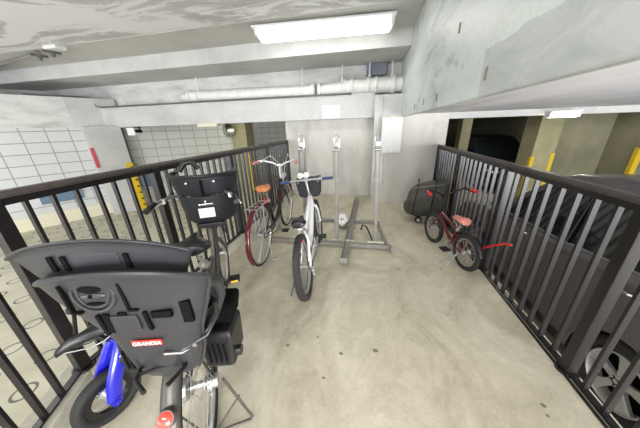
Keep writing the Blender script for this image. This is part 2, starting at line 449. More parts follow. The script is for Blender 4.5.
# left tiled wall (runs along direction u), ledge beam, column, back tiled wall
A = V((-7.19, 2.99, ZL)); Bp = V((-6.52, 4.17, ZL)); u = (Bp-A).normalized(); ang = math.atan2(u.y, u.x)
st = MB().box2((-9, 0, 0), (1.72, .3, 2.07)).build('wall_left', M['block'], smooth=False, loc=A, rotz=ang)
struct(st, 'white painted block wall beyond the left railing', 'wall')
o = MB().box2((-9, 0, 0), (1.72, .03, .28)).build('baseboard_far_left', M['cream'], smooth=False, loc=A+u.cross(V((0, 0, 1)))*.03, rotz=ang)
struct(o, 'cream plinth along the foot of the white block wall', 'baseboard')
o = MB().box2((-9, -.012, 2.07), (1.80, 1.9, 2.675)).build('trim_11', M['beam_streak'], smooth=False, bevel=.006, loc=A, rotz=ang)
struct(o, 'white concrete beam on top of the left block wall', 'beam')
o = MB().box2((-9, 1.9, 2.0), (2.2, 2.1, 3.3)).build('wall_left_upper', M['beam_streak'], smooth=False, loc=A, rotz=ang)
struct(o, 'upper left wall behind the ledge', 'wall')
# column
o = MB().box2((1.60, -.35, 0), (2.26, .35, 2.07)).build('trim_12', M['beam'], smooth=False, bevel=.008, loc=A, rotz=ang)
struct(o, 'white square column at the corner of the left block wall', 'column')
o = MB().box2((1.50, -.03, 2.07), (2.36, .35, 2.675)).build('trim_13', M['beam'], smooth=False, bevel=.006, loc=A, rotz=ang)
struct(o, 'beam end above the white square column', 'beam')
# second block wall
A2 = V((-6.10, 4.99, ZL)); B2 = V((-4.05, 6.85, ZL)); u2 = (B2-A2).normalized(); ang2 = math.atan2(u2.y, u2.x); L2 = (B2-A2).length
o = MB().box2((0, 0, 0), (L2, .25, 2.3)).build('wall_back_left', M['block2'], smooth=False, loc=A2, rotz=ang2)
struct(o, 'white block wall behind the convex mirror', 'wall')
struct(MB().box2((-4.12, 6.78, ZL), (-3.62, 7.3, 1.9)).build('trim_14', M['oliveconc'], smooth=False, bevel=.01), 'pale olive column below the convex mirror', 'column')
struct(MB().box2((-9, 9.4, -1), (-1.4, 9.6, 2.2)).build('wall_far_left', M['block2'], smooth=False), 'dim block wall far behind the left lot', 'wall')
struct(MB().box2((-9, 5.12, 1.9), (-1.5, 9.5, 2.1)).build('ceiling_left', M['dimconc'], smooth=False), 'dim ceiling of the rear left lot', 'ceiling')
struct(MB().box2((-1.70, 5.2, -1), (-1.5, 9.5, 2.1)).build('wall_rear_right_of_left', M['dimconc'], smooth=False).__class__ and bpy.data.objects['wall_rear_right_of_left'], 'side wall of the rear left lot', 'wall')
bpy.data.objects['wall_rear_right_of_left'].name = 'wall_rear_side'
o = MB().box2((2.12, -.364, 0), (2.275, -.29, 1.22)).build('corner_guard', M['yellow'], smooth=False, bevel=.004, loc=A, rotz=ang)
tag(o, 'yellow and black corner guard on the white square column', 'corner guard')
s = MB()
for k in range(7): s.box((2.245, -.366, .12+k*.165), (.05, .006, .035))
s.build('black_stripe', M['matblack'], o, smooth=False)
tag(MB().box2((-3.70, 6.77, ZL), (-3.60, 6.80, .75)).build('corner_guard', M['yellow'], smooth=False, bevel=.004), 'yellow corner guard on the column under the convex mirror', 'corner guard')
o = MB().box2((1.595, -.372, 1.18), (1.66, -.345, 1.62)).build('wall_sign', M['redlamp'], smooth=False, bevel=.006, loc=A, rotz=ang)
tag(o, 'narrow faded red strip sign on the left edge of the white square column', 'sign')
o = MB().box2((.55, -.045, .50), (1.22, -.005, .88)).build('wall_panel', M['bluesheet'], smooth=False, bevel=.004, loc=A, rotz=ang)
tag(o, 'dusty blue panel on the block wall left of the white column', 'panel')
o = MB().box2((.10, -.04, .50), (.60, -.005, .88)).build('wall_panel', M['bluesheet'], smooth=False, bevel=.004, loc=A2, rotz=ang2)
tag(o, 'dusty blue panel on the block wall right of the white column', 'panel')

# floor marks
b = MB()
for k, (x, y, r) in enumerate([(-.11, 1.10, .009), (.12, 1.16, .012), (-.49, 1.10, .008), (1.0, .98, .009), (.99, .93, .006), (-.20, .92, .007), (-.29, 1.2, .006)]):
    pts = [(x+r*(1+.5*random.random())*math.cos(t)*1.3, y+r*(1+.5*random.random())*math.sin(t)) for t in [2*PI*i/11 for i in range(11)]]
    b.prism(pts, .0, .0006, 'z')
b.build('stain', M['stain'], bpy.data.objects['floor'], smooth=False)

# ------------------------------------------------------------------ railings
def railing(label, segs, zb, h, post_at, pitch, face, name='railing'):
    """segs: list of (p0,p1) in plan; posts at distances along each."""
    root = empty(name, (segs[0][0][0], segs[0][0][1], 0)); tag(root, label, 'railing')
    off = V((segs[0][0][0], segs[0][0][1], 0))
    first = None; fpost = None
    for (p0, p1), posts in zip(segs, post_at):
        p0 = V((*p0, 0))-off; p1 = V((*p1, 0))-off; d = (p1-p0).normalized(); L = (p1-p0).length; rz = math.atan2(d.y, d.x)
        prof = [(-.030, -.014), (.030, -.014), (.032, .006), (.024, .018), (-.024, .018), (-.032, .006)]
        n = V((-d.y, d.x, 0))
        b = MB(); b.loft([[q+n*a+V((0, 0, zb+h-.018+c)) for a, c in prof] for q in (p0, p1)])
        b.build('top_rail', M['rail_worn'], root, bevel=.003)
        b = MB(); b.bar(p0+V((0, 0, zb+h-.05)), p1+V((0, 0, zb+h-.05)), .036, .034); b.build('upper_channel', M['rail'], root, smooth=False)
        b = MB(); b.bar(p0+V((0, 0, zb+.012)), p1+V((0, 0, zb+.012)), .040, .012); b.build('bottom_rail', M['rail'], root, smooth=False, bevel=.002)
        for t in posts:
            if fpost is None:
                b = MB(); b.box((0, 0, (h-.04)/2), (.058, .058, h-.04)); fpost = b.build('post', M['rail'], root, smooth=False, bevel=.003)
                q = fpost
                b = MB(); b.lathe([(0, .012), (.05, .012), (.056, .006), (.056, 0), (0, 0)], (0, 0, 0), (0, 0, 1), 20)
                foot = b.build('base_flange', M['rail'], fpost)
            else:
                q = fpost.copy(); COL.objects.link(q); fc = foot.copy(); COL.objects.link(fc); fc.parent = q
            q.location = p0+d*t+V((0, 0, zb)); q.rotation_euler.z = rz
        stops = sorted(posts)
        if stops[0] > pitch: stops = [0]+stops
        if stops[-1] < L-pitch: stops = stops+[L]
        for s0, s1 in zip(stops[:-1], stops[1:]):
            k = max(1, round((s1-s0)/pitch))
            for i in range(1, k):
                if first is None:
                    b = MB(); b.box((0, 0, (h-.07)/2), (.016, .030, h-.07)); first = b.build('baluster', M['rail'], root, smooth=False, bevel=.0015); q = first
                else:
                    q = first.copy(); COL.objects.link(q)
                q.location = p0+d*(s0+(s1-s0)*i/k)+V((0, 0, zb+.015)); q.rotation_euler.z = rz
    return root
RX = 1.27
railing('dark brown metal railing on the right, in front of the parked car', [((RX, -.9), (RX, 4.46))], .0, 1.10, [[.03, 1.06, 2.12, 3.20, 4.33, 5.33]], .117, -1)
LX = -1.66
railing('dark brown metal railing on the left kerb, behind the child seat bicycle', [((LX, .66), (LX, 4.86))], .10, 1.115, [[.01, .87, 1.96, 3.05, 4.17]], .108, 1)
railing('short angled piece of dark railing in the near left corner', [((LX+.02, .62), (-1.0, -.78))], .10, 1.115, [[1.2]], .112, 1)

# ------------------------------------------------------------------ ceiling lamp
def lamp(loc, rz, L, w, h, label, m, flip=1):
    root = empty('ceiling_lamp', loc, rz); tag(root, label, 'lamp')
    b = MB(); b.box((0, 0, -.012), (L, w, .024)); b.box((0, 0, -.028), (L*.98, w*.62, .02)); b.build('housing', M['white'], root, smooth=False, bevel=.004)
    prof = []
    for k in range(9):
        t = PI*k/8; prof.append((math.cos(t)*w*.32, -.036-math.sin(t)*h))
    b = MB(); b.loft([[(x, y, z) for y, z in prof] for x in (-L*.47, L*.47)]); b.build('diffuser', m, root, bevel=.006)
    for sx in (-1, 1):
        b = MB(); b.box((sx*L*.482, 0, -.05), (L*.025, w*.66, .085)); b.build('end_cap', M['white'], root, smooth=False, bevel=.008)
lamp((-.64, 3.74, ZC-.02), math.radians(3), 1.88, .44, .10, 'long bright fluorescent lamp on the ceiling before the cross beam', M['lamp'])
lamp((-.4, -1.6, ZC), 0, 1.88, .44, .075, 'unseen fluorescent lamp added on the ceiling behind the camera', M['lamp'])  # added fixture, never in view, to light the platform from behind
lamp((2.90, 4.36, 1.57), 0, .40, .18, .06, 'short bright lamp under the low slab above the parked car', M['lampfar'])
# white lamp housing on lower beam at left
tag(MB().box2((-3.66, 4.74, 1.53), (-3.18, 4.86, 1.60)).build('lamp_housing', M['cream'], smooth=False, bevel=.008), 'pale unlit lamp housing under the lower beam left of the mirror', 'lamp')

def area(name, loc, size, power, col=(1, 1, 1), rot=(0, 0, 0), sy=None):
    l = bpy.data.lights.new(name, 'AREA'); l.energy = power; l.color = col; l.size = size
    if sy: l.shape = 'RECTANGLE'; l.size_y = sy
    o = bpy.data.objects.new(name, l); COL.objects.link(o); o.location = loc; o.rotation_euler = rot; return o
area('lamp_light', (-.64, 3.72, ZC-.16), 1.7, 4, (1, .985, .95), sy=.12)
area('unseen_rear_lamp_light', (-.4, -1.6, ZC-.16), 1.7, 45, (1, .985, .95), sy=.2)  # light of the added, unseen lamp behind the camera
area('left_lot_fill', (-4.6, 1.2, ZC-.1), 1.6, 14, (1, .99, .96), sy=.3)  # added fill over the left lot, no fixture there
area('left_rear_light', (-3.2, 6.0, 1.85), .8, 8, (1, .95, .8), sy=.2)
area('right_lamp_light', (2.90, 4.36, 1.44), .38, 8, (1, .95, .8), sy=.12)
area('entrance_daylight_right', (3.4, -3.9, .5), 3.6, 420, (.98, .98, 1), (PI/2, 0, 0), sy=2.0)
area('entrance_daylight_left', (-4.6, -3.9, .9), 4., 90, (.98, .98, 1), (PI/2, 0, 0), sy=2.2)
area('rear_bay_fill', (3.3, 8.6, 1.5), .8, 22, (1, .98, .95), sy=.2)  # added fill so the far cars show up, no lamp stands there
area('right_rear_fill_far', (5.2, 6.6, 1.5), .6, 2.5, (1, .95, .8), sy=.2)  # added weak fill near the olive wall, no fixture
area('right_rear_fill', (3.6, 5.7, 1.55), .6, 6, (1, .93, .7), sy=.2)  # added warm fill for the olive columns, without a fixture

# ------------------------------------------------------------------ pipes
root = empty('drain_pipe', (-3.9, 4.92, 2.15)); tag(root, 'long white drain pipe with couplings under the cross beam', 'pipe')
def L_(p): return V(p)-V((-3.9, 4.92, 2.15))
el = [(-4.05, 5.12, 2.15), (-4.02, 5.00, 2.15), (-3.96, 4.94, 2.15), (-3.84, 4.92, 2.15)]
b = MB(); b.tube([L_(p) for p in el], .098, 20); b.build('elbow', M['whitepvc'], root)
b = MB(); b.cyl(L_((-3.86, 4.92, 2.16)), L_((-1.02, 4.92, 2.12)), .100, 24); b.build('left_run', M['whitepvc'], root)
b = MB(); b.cyl(L_((-.95, 4.92, 2.12)), L_((-.42, 4.92, 2.14)), .09, 24, .115); b.build('sloped_joint', M['whitepvc'], root)
b = MB(); b.cyl(L_((-.42, 4.92, 2.14)), L_((.60, 4.92, 2.14)), .128, 24); b.build('right_run', M['whitepvc'], root)
for x, z, r in ((-3.80, 2.16, .12), (-1.06, 2.12, .13), (-.93, 2.12, .13), (-.44, 2.14, .14), (-.30, 2.14, .148), (.0, 2.14, .148), (.14, 2.14, .148), (.46, 2.14, .148)):
    b = MB(); b.cyl(L_((x-.028, 4.92, z)), L_((x+.028, 4.92, z)), r, 24); b.torus(L_((x, 4.92, z)), (1, 0, 0), r, .012, 24, 8); b.build('coupling', M['whitepvc'], root, bevel=.004)
for x, z in ((-3.6, 2.24), (-1.27, 2.18), (-.49, 2.22), (.017, 2.23), (.42, 2.23)):
    b = MB(); b.cyl(L_((x, 4.92, z)), L_((x, 4.92, 2.525)), .012, 8); b.cyl(L_((x, 4.92, z)), L_((x, 4.92, z+.10)), .022, 10); b.torus(L_((x, 4.92, 2.12)), (1, 0, 0), .115, .012, 24, 6)
    b.build('hanger', M['whitepvc'], root)
b = MB()
b.tube([(-6.75, 3.86, 2.245), (-6.31, 4.62, 2.245), (-6.22, 4.70, 2.23), (-6.18, 4.72, 2.05), (-6.05, 4.73, 2.03), (-.34, 4.73, 2.01)], .016, 8)
b.sphere((-.32, 4.73, 2.01), .024, 10, 8)
tag(b.build('conduit', M['darkpipe']), 'thin dark grey conduit running along the ledge of the lower beam', 'conduit')
b = MB(); b.tube([(-9, 3.97, ZC-.04), (-7.64, 3.92, ZC-.04), (-5.3, 3.46, ZC-.04)], .022, 8)
o = b.build('ceiling_conduit', M['galvpost']); tag(o, 'grey conduit with clamps on the left of the ceiling', 'conduit')
for x, y in ((-5.35, 3.47), (-4.95, 3.40)):
    b = MB(); b.box((x, y, ZC-.05), (.06, .05, .10)); b.cyl((x-.03, y-.1, ZC-.07), (x+.03, y+.1, ZC-.07), .022, 8); b.sphere((x, y, ZC-.11), .035, 8, 6)
    b.build('clamp', M['darkpipe'], o)
b = MB(); b.box((-4.85, 3.39, ZC-.03), (.26, .16, .05)); b.build('junction_box', M['whitepvc'], o, bevel=.01, smooth=False)
tag(MB().box2((-.05, 4.98, 2.32), (.33, 5.10, 2.53)).build('duct', M['ductblue'], smooth=False, bevel=.02), 'blue grey duct in the gap above the white drain pipe', 'duct')
b = MB()
for x in (-5.92, -5.83): b.cyl((x, 4.86, .72), (x, 4.86, 1.60), .018, 10)
b.tube([(-5.92, 4.86, .74), (-5.88, 4.86, .69), (-5.72, 4.86, .70)], .018, 8)
tag(b.build('wall_conduit', M['darkpipe']), 'pair of grey vertical conduits right of the white square column', 'conduit')
# camera-like white box with bracket
root = empty('security_camera', (-5.38, 4.72, 1.585)); tag(root, 'small white security camera box hanging from the lower beam', 'camera')
b = MB(); b.box((0, 0, -.10), (.20, .12, .17)); b.build('body', M['white'], root, smooth=False, bevel=.01)
b = MB(); b.box((.06, 0, -.012), (.34, .05, .024)); b.cyl((.2, 0, -.02), (.2, 0, -.12), .02, 8); b.build('bracket', M['black'], root)
b = MB(); b.cyl((.10, 0, -.09), (.25, -.02, -.10), .035, 12); b.build('lens', M['matblack'], root)
# mirror
root = empty('convex_mirror', (-4.10, 6.62, 1.46)); tag(root, 'round convex traffic mirror hanging below the lower beam', 'mirror')
b = MB(); b.lathe([(0, .0), (.08, -.006), (.16, -.028), (.185, -.04)], (0, 0, 0), (0, -1, 0), 32); b.build('mirror_face', M['mirrorglass'], root)
b = MB(); b.torus((0, .03, 0), (0, 1, 0), .188, .016, 36, 8); b.lathe([(.19, 0), (.17, .05), (0, .07)], (0, .03, 0), (0, 1, 0), 32); b.build('rim', M['galv'], root)
b = MB(); b.tube([(0, .09, 0), (0, .14, .1), (0, .14, .42)], .018, 8); b.build('bracket', M['galv'], root)

# cabinet, notice
root = empty('wall_cabinet', (.44, 4.5, .97)); tag(root, 'white metal cabinet on the back wall right of the racks', 'cabinet')
b = MB(); b.box((0, -.05, .30), (.35, .10, .60)); b.build('body', M['whitebox'], root, smooth=False, bevel=.004)
b = MB(); b.box((.004, -.105, .30), (.335, .012, .585)); d = b.build('door', M['whitebox'], root, smooth=False, bevel=.004)
b = MB(); b.cyl((-.13, -.111, .30), (-.13, -.122, .30), .012, 12); b.build('lock', M['alu'], d)
o = MB().box2((-.86, 4.742, 1.60), (-.515, 4.75, 1.83)).build('notice_sheet', M['paper'], smooth=False)
tag(o, 'white paper notice with faint print on the lower beam', 'notice')
b = MB()
for k in range(6): b.box((-.70+(.01 if k % 2 else 0), 4.7405, 1.80-k*.032), (.20 if k else .24, .002, .007))
b.build('printed_line', M['ink'], o, smooth=False)
# form bolts / tie holes in beams and walls: small recess discs
def ties(name, pts, axis, par):
    b = MB()
    for p in pts: b.cyl(V(p), V(p)+V(axis)*.003, .018, 10)
    b.build(name, M['strip'], bpy.data.objects[par])
ties('tie_hole', [(x, 4.160, 2.60+.03*math.sin(x*9)) for x in (-5.4, -4.1, -3.1, -2.2, -1.3, -.4, .3)], (0, -1, 0), 'trim_2')
ties('tie_hole', [(x, 4.75, z) for x, z in ((-4.6, 1.9), (-3.3, 1.66), (-2.0, 1.9), (-1.15, 1.88), (-.2, 1.68), (-1.5, 1.66))], (0, -1, 0), 'trim_3')
ties('tie_hole', [(x, 4.95, z) for x in (-1.35, -.95, -.5, -.05) for z in (1.35, .85, .35)], (0, -1, 0), 'wall_back')
ties('tie_hole', [(x, 4.5, z) for x, z in ((.80, 1.35), (.72, .85), (.8, .35), (1.15, 1.1))], (0, -1, 0), 'wall_back_right')
b = MB()
for y, z in ((1.5, 1.68), (2.05, 2.05), (2.4, 1.66), (1.55, 1.99+.3), (2.9, 1.67), (3.4, 1.66), (2.1, 2.3)): b.box((.598, y, z), (.006, .02, .06))
b.build('nick', M['dimconc'], bpy.data.objects['wall_right_upper'], smooth=False)

# ------------------------------------------------------------------ bicycles
def arc_strip(b, c, R, a0, a1, w, drop, n=24):
    rings = []
    for i in range(n+1):
        a = a0+(a1-a0)*i/n; u = V((math.cos(a), 0, math.sin(a))); g = []
        for k in range(5):
            t = -1+k*.5; g.append(V(c)+u*(R-drop*t*t)+V((0, t*w/2, 0)))
        rings.append(g)
    b.loft(rings, cap=False, closed_ring=False)

def wheel(parent, x, R, tr, tire, rimmat, nsp=24, rimw=.012, name='wheel', y=0, knob=False, rimdepth=.012):
    c = V((x, y, R))
    b = MB(); b.torus(c, (0, 1, 0), R-tr, tr, 56, 12)
    if knob:
        for i in range(64):
            a = 2*PI*i/64
            for k, dy in enumerate((-.6, 0, .6)):
                a2 = a+(.5 if k == 1 else 0)*2*PI/64
                u = V((math.cos(a2), 0, math.sin(a2))); rr = R-tr+tr*math.sqrt(1-dy*dy*.8)
                rot = Matrix.Rotation(-a2, 3, 'Y'); b.box(c+u*rr+V((0, dy*tr, 0)), (.010, .012, .014), rot)
    w = b.build(name, tire, parent)
    Ri = R-2*tr
    b = MB(); b.lathe([(Ri+.006, -rimw), (Ri+.006, rimw), (Ri-rimdepth, rimw*.8), (Ri-rimdepth-.004, 0), (Ri-rimdepth, -rimw*.8)], c, (0, 1, 0), 56, True); b.build('rim', rimmat, w)
    b = MB(); b.cyl(c+V((0, -.035, 0)), c+V((0, .035, 0)), .016, 14)
    for sy in (-1, 1): b.cyl(c+V((0, sy*.026, 0)), c+V((0, sy*.030, 0)), .030, 16)
    b.cyl(c+V((0, -.055, 0)), c+V((0, .055, 0)), .006, 8); b.build('hub', M['alu'], w)
    b = MB()
    for i in range(nsp):
        a = 2*PI*i/nsp; sy = 1 if i % 2 else -1; a2 = a+(.9 if (i//2) % 2 else -.9)
        b.tube([c+V((math.cos(a2)*.026, sy*.028, math.sin(a2)*.026)), c+V((math.cos(a)*(Ri-.008), 0, math.sin(a)*(Ri-.008)))], .0013, 4)
    b.build('spokes', M['alu'], w)
    return w

def saddle(parent, x, z, mat, L=.27, w=.17, y=0, rot=0., name='saddle', tail=0.):
    rings = []
    prof = [(-.45, .30, .0), (-.42, .75, .02), (-.30, .98, .03), (-.12, .93, .025), (.04, .55, .016), (.20, .32, .014), (.38, .24, .012), (.50, .20, .002), (.535, .10, -.006)]
    R_ = Matrix.Rotation(rot, 3, 'Z')
    for t, ww, dz in prof:
        g = []
        for k in range(14):
            a = 2*PI*k/14; yy = math.cos(a)*w/2*ww; zz = math.sin(a)*(.030 if math.sin(a) > 0 else .020)*(1 if abs(t) < .45 else .5)
            if math.sin(a) < 0: zz -= .012*abs(math.cos(a))
            g.append(V((x, y, z))+R_ @ V((t*L, yy, zz+dz+(tail if t < -.3 else 0))))
        rings.append(g)
    b = MB(); b.loft(rings); s = b.build(name, mat, parent, sub=1)
    b = MB()
    for sy in (-1, 1):
        b.tube([V((x, y, z))+R_ @ V(q) for q in ((-.34*L, sy*.05, -.01), (-.1*L, sy*.025, -.045), (.1*L, sy*.022, -.045), (.42*L, sy*.012, -.008))], .0035, 6)
        b.torus(V((x, y, z))+R_ @ V((-.30*L, sy*.04, -.035)), (0, 0, 1), .014, .003, 12, 6)
    b.build('rails', M['chrome'], s)
    return s

def pedal_set(parent, bbx, bbz, cr, ang0, ring_r, arm_mat, pedal_mat, refl=None, q=.062, guard=None):
    b = MB(); b.cyl((bbx, -q, bbz), (bbx, q, bbz), .02, 14); bb = b.build('crank_axle', M['alu'], parent)
    b = MB(); b.lathe([(ring_r, -.002), (ring_r, .002), (ring_r*.82, .002), (ring_r*.82, -.002)], (bbx, -q+.012, bbz), (0, 1, 0), 36, True)
    for k in range(5):
        a = 2*PI*k/5; b.bar((bbx, -q+.012, bbz), (bbx+math.cos(a)*ring_r*.9, -q+.012, bbz+math.sin(a)*ring_r*.9), .004, .014, (0, 1, 0))
    b.build('chainring', arm_mat, parent)
    for sy, a in ((-1, ang0), (1, ang0+PI)):
        e = V((bbx+math.cos(a)*cr, sy*q, bbz+math.sin(a)*cr))
        b = MB(); b.bar((bbx, sy*q, bbz), e, .012, .024, (0, 1, 0)); b.build('crank_arm', arm_mat, parent, bevel=.003, smooth=False)
        b = MB(); c = e+V((0, sy*.055, 0))
        b.box(c, (.085, .085, .020)); b.cyl(e, c, .007, 8)
        pd = b.build('pedal', pedal_mat, parent, bevel=.004, smooth=False)
        if refl:
            b = MB(); b.box(c+V((-.044, 0, 0)), (.006, .055, .016)); b.build('pedal_reflector', refl, pd, smooth=False)

def chain(parent, bbx, bbz, rr, R, r2=.03, y=-.05, mat=None):
    b = MB(); pts = []
    for k in range(9):
        a = -PI/2+PI*k/8; pts.append((bbx+math.cos(a)*rr, y, bbz+math.sin(a)*rr))
    for k in range(7):
        a = PI/2+PI*k/6; pts.append((math.cos(a)*r2, y, R+math.sin(a)*r2))
    b.tube(pts, .0045, 6, closed=True); b.build('chain', mat or M['black'], parent)

def bars_swept(parent, x, z, w, mat, grip, stem_from, rise=.06, back=.18, gl=.12, lever=M['chrome']):
    h = w/2
    pts = [(x-back-gl*.7, -h, z+rise-.01), (x-back, -h+.012, z+rise), (x-back*.45, -h+.07, z+rise), (x-.01, -.09, z+rise*.5), (x+.0, -.03, z), (x, .03, z), (x-.01, .09, z+rise*.5), (x-back*.45, h-.07, z+rise), (x-back, h-.012, z+rise), (x-back-gl*.7, h, z+rise-.01)]
    b = MB(); b.tube(pts, .0115, 10); hb = b.build('handlebar', mat, parent)
    for sy in (-1, 1):
        b = MB(); b.tube([(x-back-gl*.95, sy*(h+.004), z+rise-.013), (x-back-gl*.5, sy*(h-.0), z+rise-.007), (x-back, sy*(h-.012), z+rise)], [.017, .016, .015], 12); b.build('grip', grip, hb)
        b = MB(); b.tube([(x-back+.05, sy*(h-.035), z+rise-.005), (x-back+.03, sy*(h+.005), z+rise-.03), (x-back-gl*.6, sy*(h+.03), z+rise-.035)], [.009, .006, .005], 8); b.cyl((x-back+.06, sy*(h-.04), z+rise-.02), (x-back+.06, sy*(h-.04), z+rise+.01), .014, 10); b.build('brake_lever', lever, hb)
    b = MB(); b.tube([stem_from, (x-.01, 0, z-.05), (x+.002, 0, z)], .0125, 12); b.cyl((x, -.028, z), (x, .028, z), .020, 14); b.build('stem', mat, hb)
    return hb

def bars_flat(parent, x, z, w, mat, grip, stem_from, rot=0., gl=.11, rise=.0, sweep=.03):
    h = w/2; R_ = Matrix.Rotation(rot, 3, 'Z'); c = V((x, 0, z))
    P = lambda p: c+R_ @ V(p)
    b = MB(); b.tube([P((-sweep, -h, rise)), P((0, -h*.35, rise)), P((.0, -.05, 0)), P((0, .05, 0)), P((0, h*.35, rise)), P((-sweep, h, rise))], .011, 10); hb = b.build('handlebar', mat, parent)
    for sy in (-1, 1):
        b = MB(); b.tube([P((-sweep-.001, sy*(h+.002), rise)), P((-sweep*.62, sy*(h-gl), rise))], .0165, 12)
        b.cyl(P((-sweep-.001, sy*(h+.004), rise)), P((-sweep, sy*(h-.004), rise)), .020, 12); b.build('grip', grip, hb)
        b = MB(); b.tube([P((.004, sy*(h-gl-.03), rise-.01)), P((.045, sy*(h-gl-.01), rise-.02)), P((.05, sy*(h-.03), rise-.02))], [.009, .006, .005], 8); b.cyl(P((0, sy*(h-gl-.015), rise)), P((0, sy*(h-gl-.045), rise)), .018, 10); b.build('brake_lever', M['alu'], hb)
    b = MB(); b.tube([stem_from, P((-.02, 0, -.02)), P((0, 0, 0))], .016, 12); b.cyl(P((0, -.03, 0)), P((0, .03, 0)), .021, 12); b.build('stem', mat, hb)
    return hb

def bicycle(label, loc, heading, R=.33, W=1.1, tr=.018, tire=None, rim=None, frame=None, ftype='step', bb=(.46, .28), seat=(.25, .82), hd=None,
            forkmat=None, crank=.165, ringr=.09, pedmat=None, refl=None, ang0=.3, name='bicycle', nsp=28, knob=False, tubes=(.019, .016), armmat=None, stays=True, fd=None):
    root = empty(name, loc, heading); tag(root, label, 'bicycle')
    tire = tire or M['rubber']; rim = rim or M['alu']; frame = frame or M['greytube']; forkmat = forkmat or frame
    wheel(root, 0, R, tr, tire, rim, nsp, name='rear_wheel', knob=knob)
    wheel(root, W, R, tr, tire, rim, nsp, name='front_wheel', knob=knob)
    hb = V((W-.14, 0, R+.30)) if hd is None else V(hd[0]); ht = V((W-.19, 0, R+.45)) if hd is None else V(hd[1])
    B = V((bb[0], 0, bb[1])); st = V((seat[0], 0, seat[1]-.05)); sx = (st-B)
    sc = B+sx*.72
    b = MB()
    b.tube([hb-(ht-hb)*.05, ht+(ht-hb)*.05], tubes[0]*1.1, 14)
    if ftype == 'step':
        b.tube([B, B+(hb-B)*.30+V((0, 0, -.045)), B+(hb-B)*.65+V((0, 0, -.035)), hb+(ht-hb)*.3], tubes[0]*1.15, 14)
        b.tube([B+sx*.36, B+(hb-B)*.45+V((0, 0, .07)), ht], tubes[0]*.85, 12)
    else:
        b.tube([B, hb+(ht-hb)*.15], tubes[0]*1.25, 14); b.tube([sc, ht-(ht-hb)*.1], tubes[0], 14)
    b.tube([B, sc], tubes[0], 14)
    for sy in (-1, 1):
        b.tube([B+V((0, sy*.02, 0)), (bb[0]*.55, sy*.045, bb[1]+.01), (0, sy*.055, R)], tubes[1]*.6, 8)
        b.tube([sc+V((0, sy*.012, -.02)), sc*.55+V((0, sy*.045, R*.45)), (0, sy*.055, R)], tubes[1]*.5, 8)
    b.build('frame', frame, root)
    b = MB(); b.tube([sc-sx*.06, st], .0125, 12); b.cyl(sc, sc+sx.normalized()*.025, tubes[0]*1.2, 14); b.build('seat_post', M['alu'], root)
    b = MB()
    tr2 = tr+.014
    for sy in (-1, 1):
        b.tube([hb+V((0, 0, -.005)), hb+V((.01, sy*tr2*.9, -.03)), hb+V((.025, sy*(tr2+.012), -.08)), (W-.035, sy*.048, R+.09), (W, sy*.052, R)], [tubes[1]*.9, tubes[1]*.95, tubes[1]*.8, tubes[1]*.6, tubes[1]*.5], 10)
    b.build('fork', forkmat, root)
    pedal_set(root, bb[0], bb[1], crank, ang0, ringr, armmat or M['alu'], pedmat or M['black'], refl)
    chain(root, bb[0], bb[1], ringr, R)
    return root, dict(hb=hb, ht=ht, B=B, R=R, W=W)

def kickstand(root, x, z, pts, r=.007, mat=None, name='kickstand'):
    b = MB(); b.tube(pts, r, 8); b.build(name, mat or M['alu'], root)

def heading(dx, dy): return math.atan2(dy, dx)

# --- A: child seat bicycle in the foreground
HA = heading(-.48, .877)
rA, I = bicycle('grey step-through bicycle with charcoal rear child seat and navy front child seat, nearest the camera', (-.725, .58, 0), HA, R=.33, W=1.28, tr=.022,
                frame=M['greytube'], ftype='step', bb=(.76, .29), seat=(.52, .80), pedmat=M['black'], refl=M['amber'], crank=.18, ang0=-.25, tubes=(.026, .02), armmat=M['black'], nsp=32, hd=((1.12, 0, .58), (1.07, 0, .76)))
saddle(rA, .49, .82, M['black'], .31, .25, y=.01, tail=.012)
hbA = bars_swept(rA, 1.03, .98, .50, M['alu'], M['black'], (1.07, 0, .74), rise=.04, back=.26, lever=M['white'])
b = MB(); arc_strip(b, (0, 0, .33), .362, math.radians(28), math.radians(205), .062, .012); b.build('rear_mudguard', M['mudgrey'], rA, solid=.002)
b = MB(); arc_strip(b, (1.28, 0, .33), .362, math.radians(10), math.radians(150), .058, .012); b.build('front_mudguard', M['mudgrey'], rA, solid=.002)
b = MB()
a = math.radians(137); c = V((math.cos(a)*.372, 0, .33+math.sin(a)*.372)); d = V((math.cos(a), 0, math.sin(a)))
b.cyl(c, c+d*.022, .030, 20, .026); mt = b.build('reflector_housing', M['mudgrey'], rA)
b = MB(); b.lathe([(0, .030), (.018, .027), (.025, .02), (.027, .0)], c+d*.0, d, 20); b.build('rear_reflector', M['reflector'], mt)
# carrier
b = MB()
for sy in (-1, 1):
    b.tube([(.22, sy*.05, .70), (.05, sy*.07, .72), (-.22, sy*.07, .72), (-.27, sy*.03, .72)], .007, 8)
    b.tube([(-.12, sy*.07, .72), (0, sy*.065, .34)], .006, 8); b.tube([(.06, sy*.07, .72), (.01, sy*.065, .34)], .006, 8)
for x in (-.2, -.08, .05, .15): b.tube([(x, -.07, .72), (x, .07, .72)], .006, 8)
b.build('carrier', M['black'], rA)
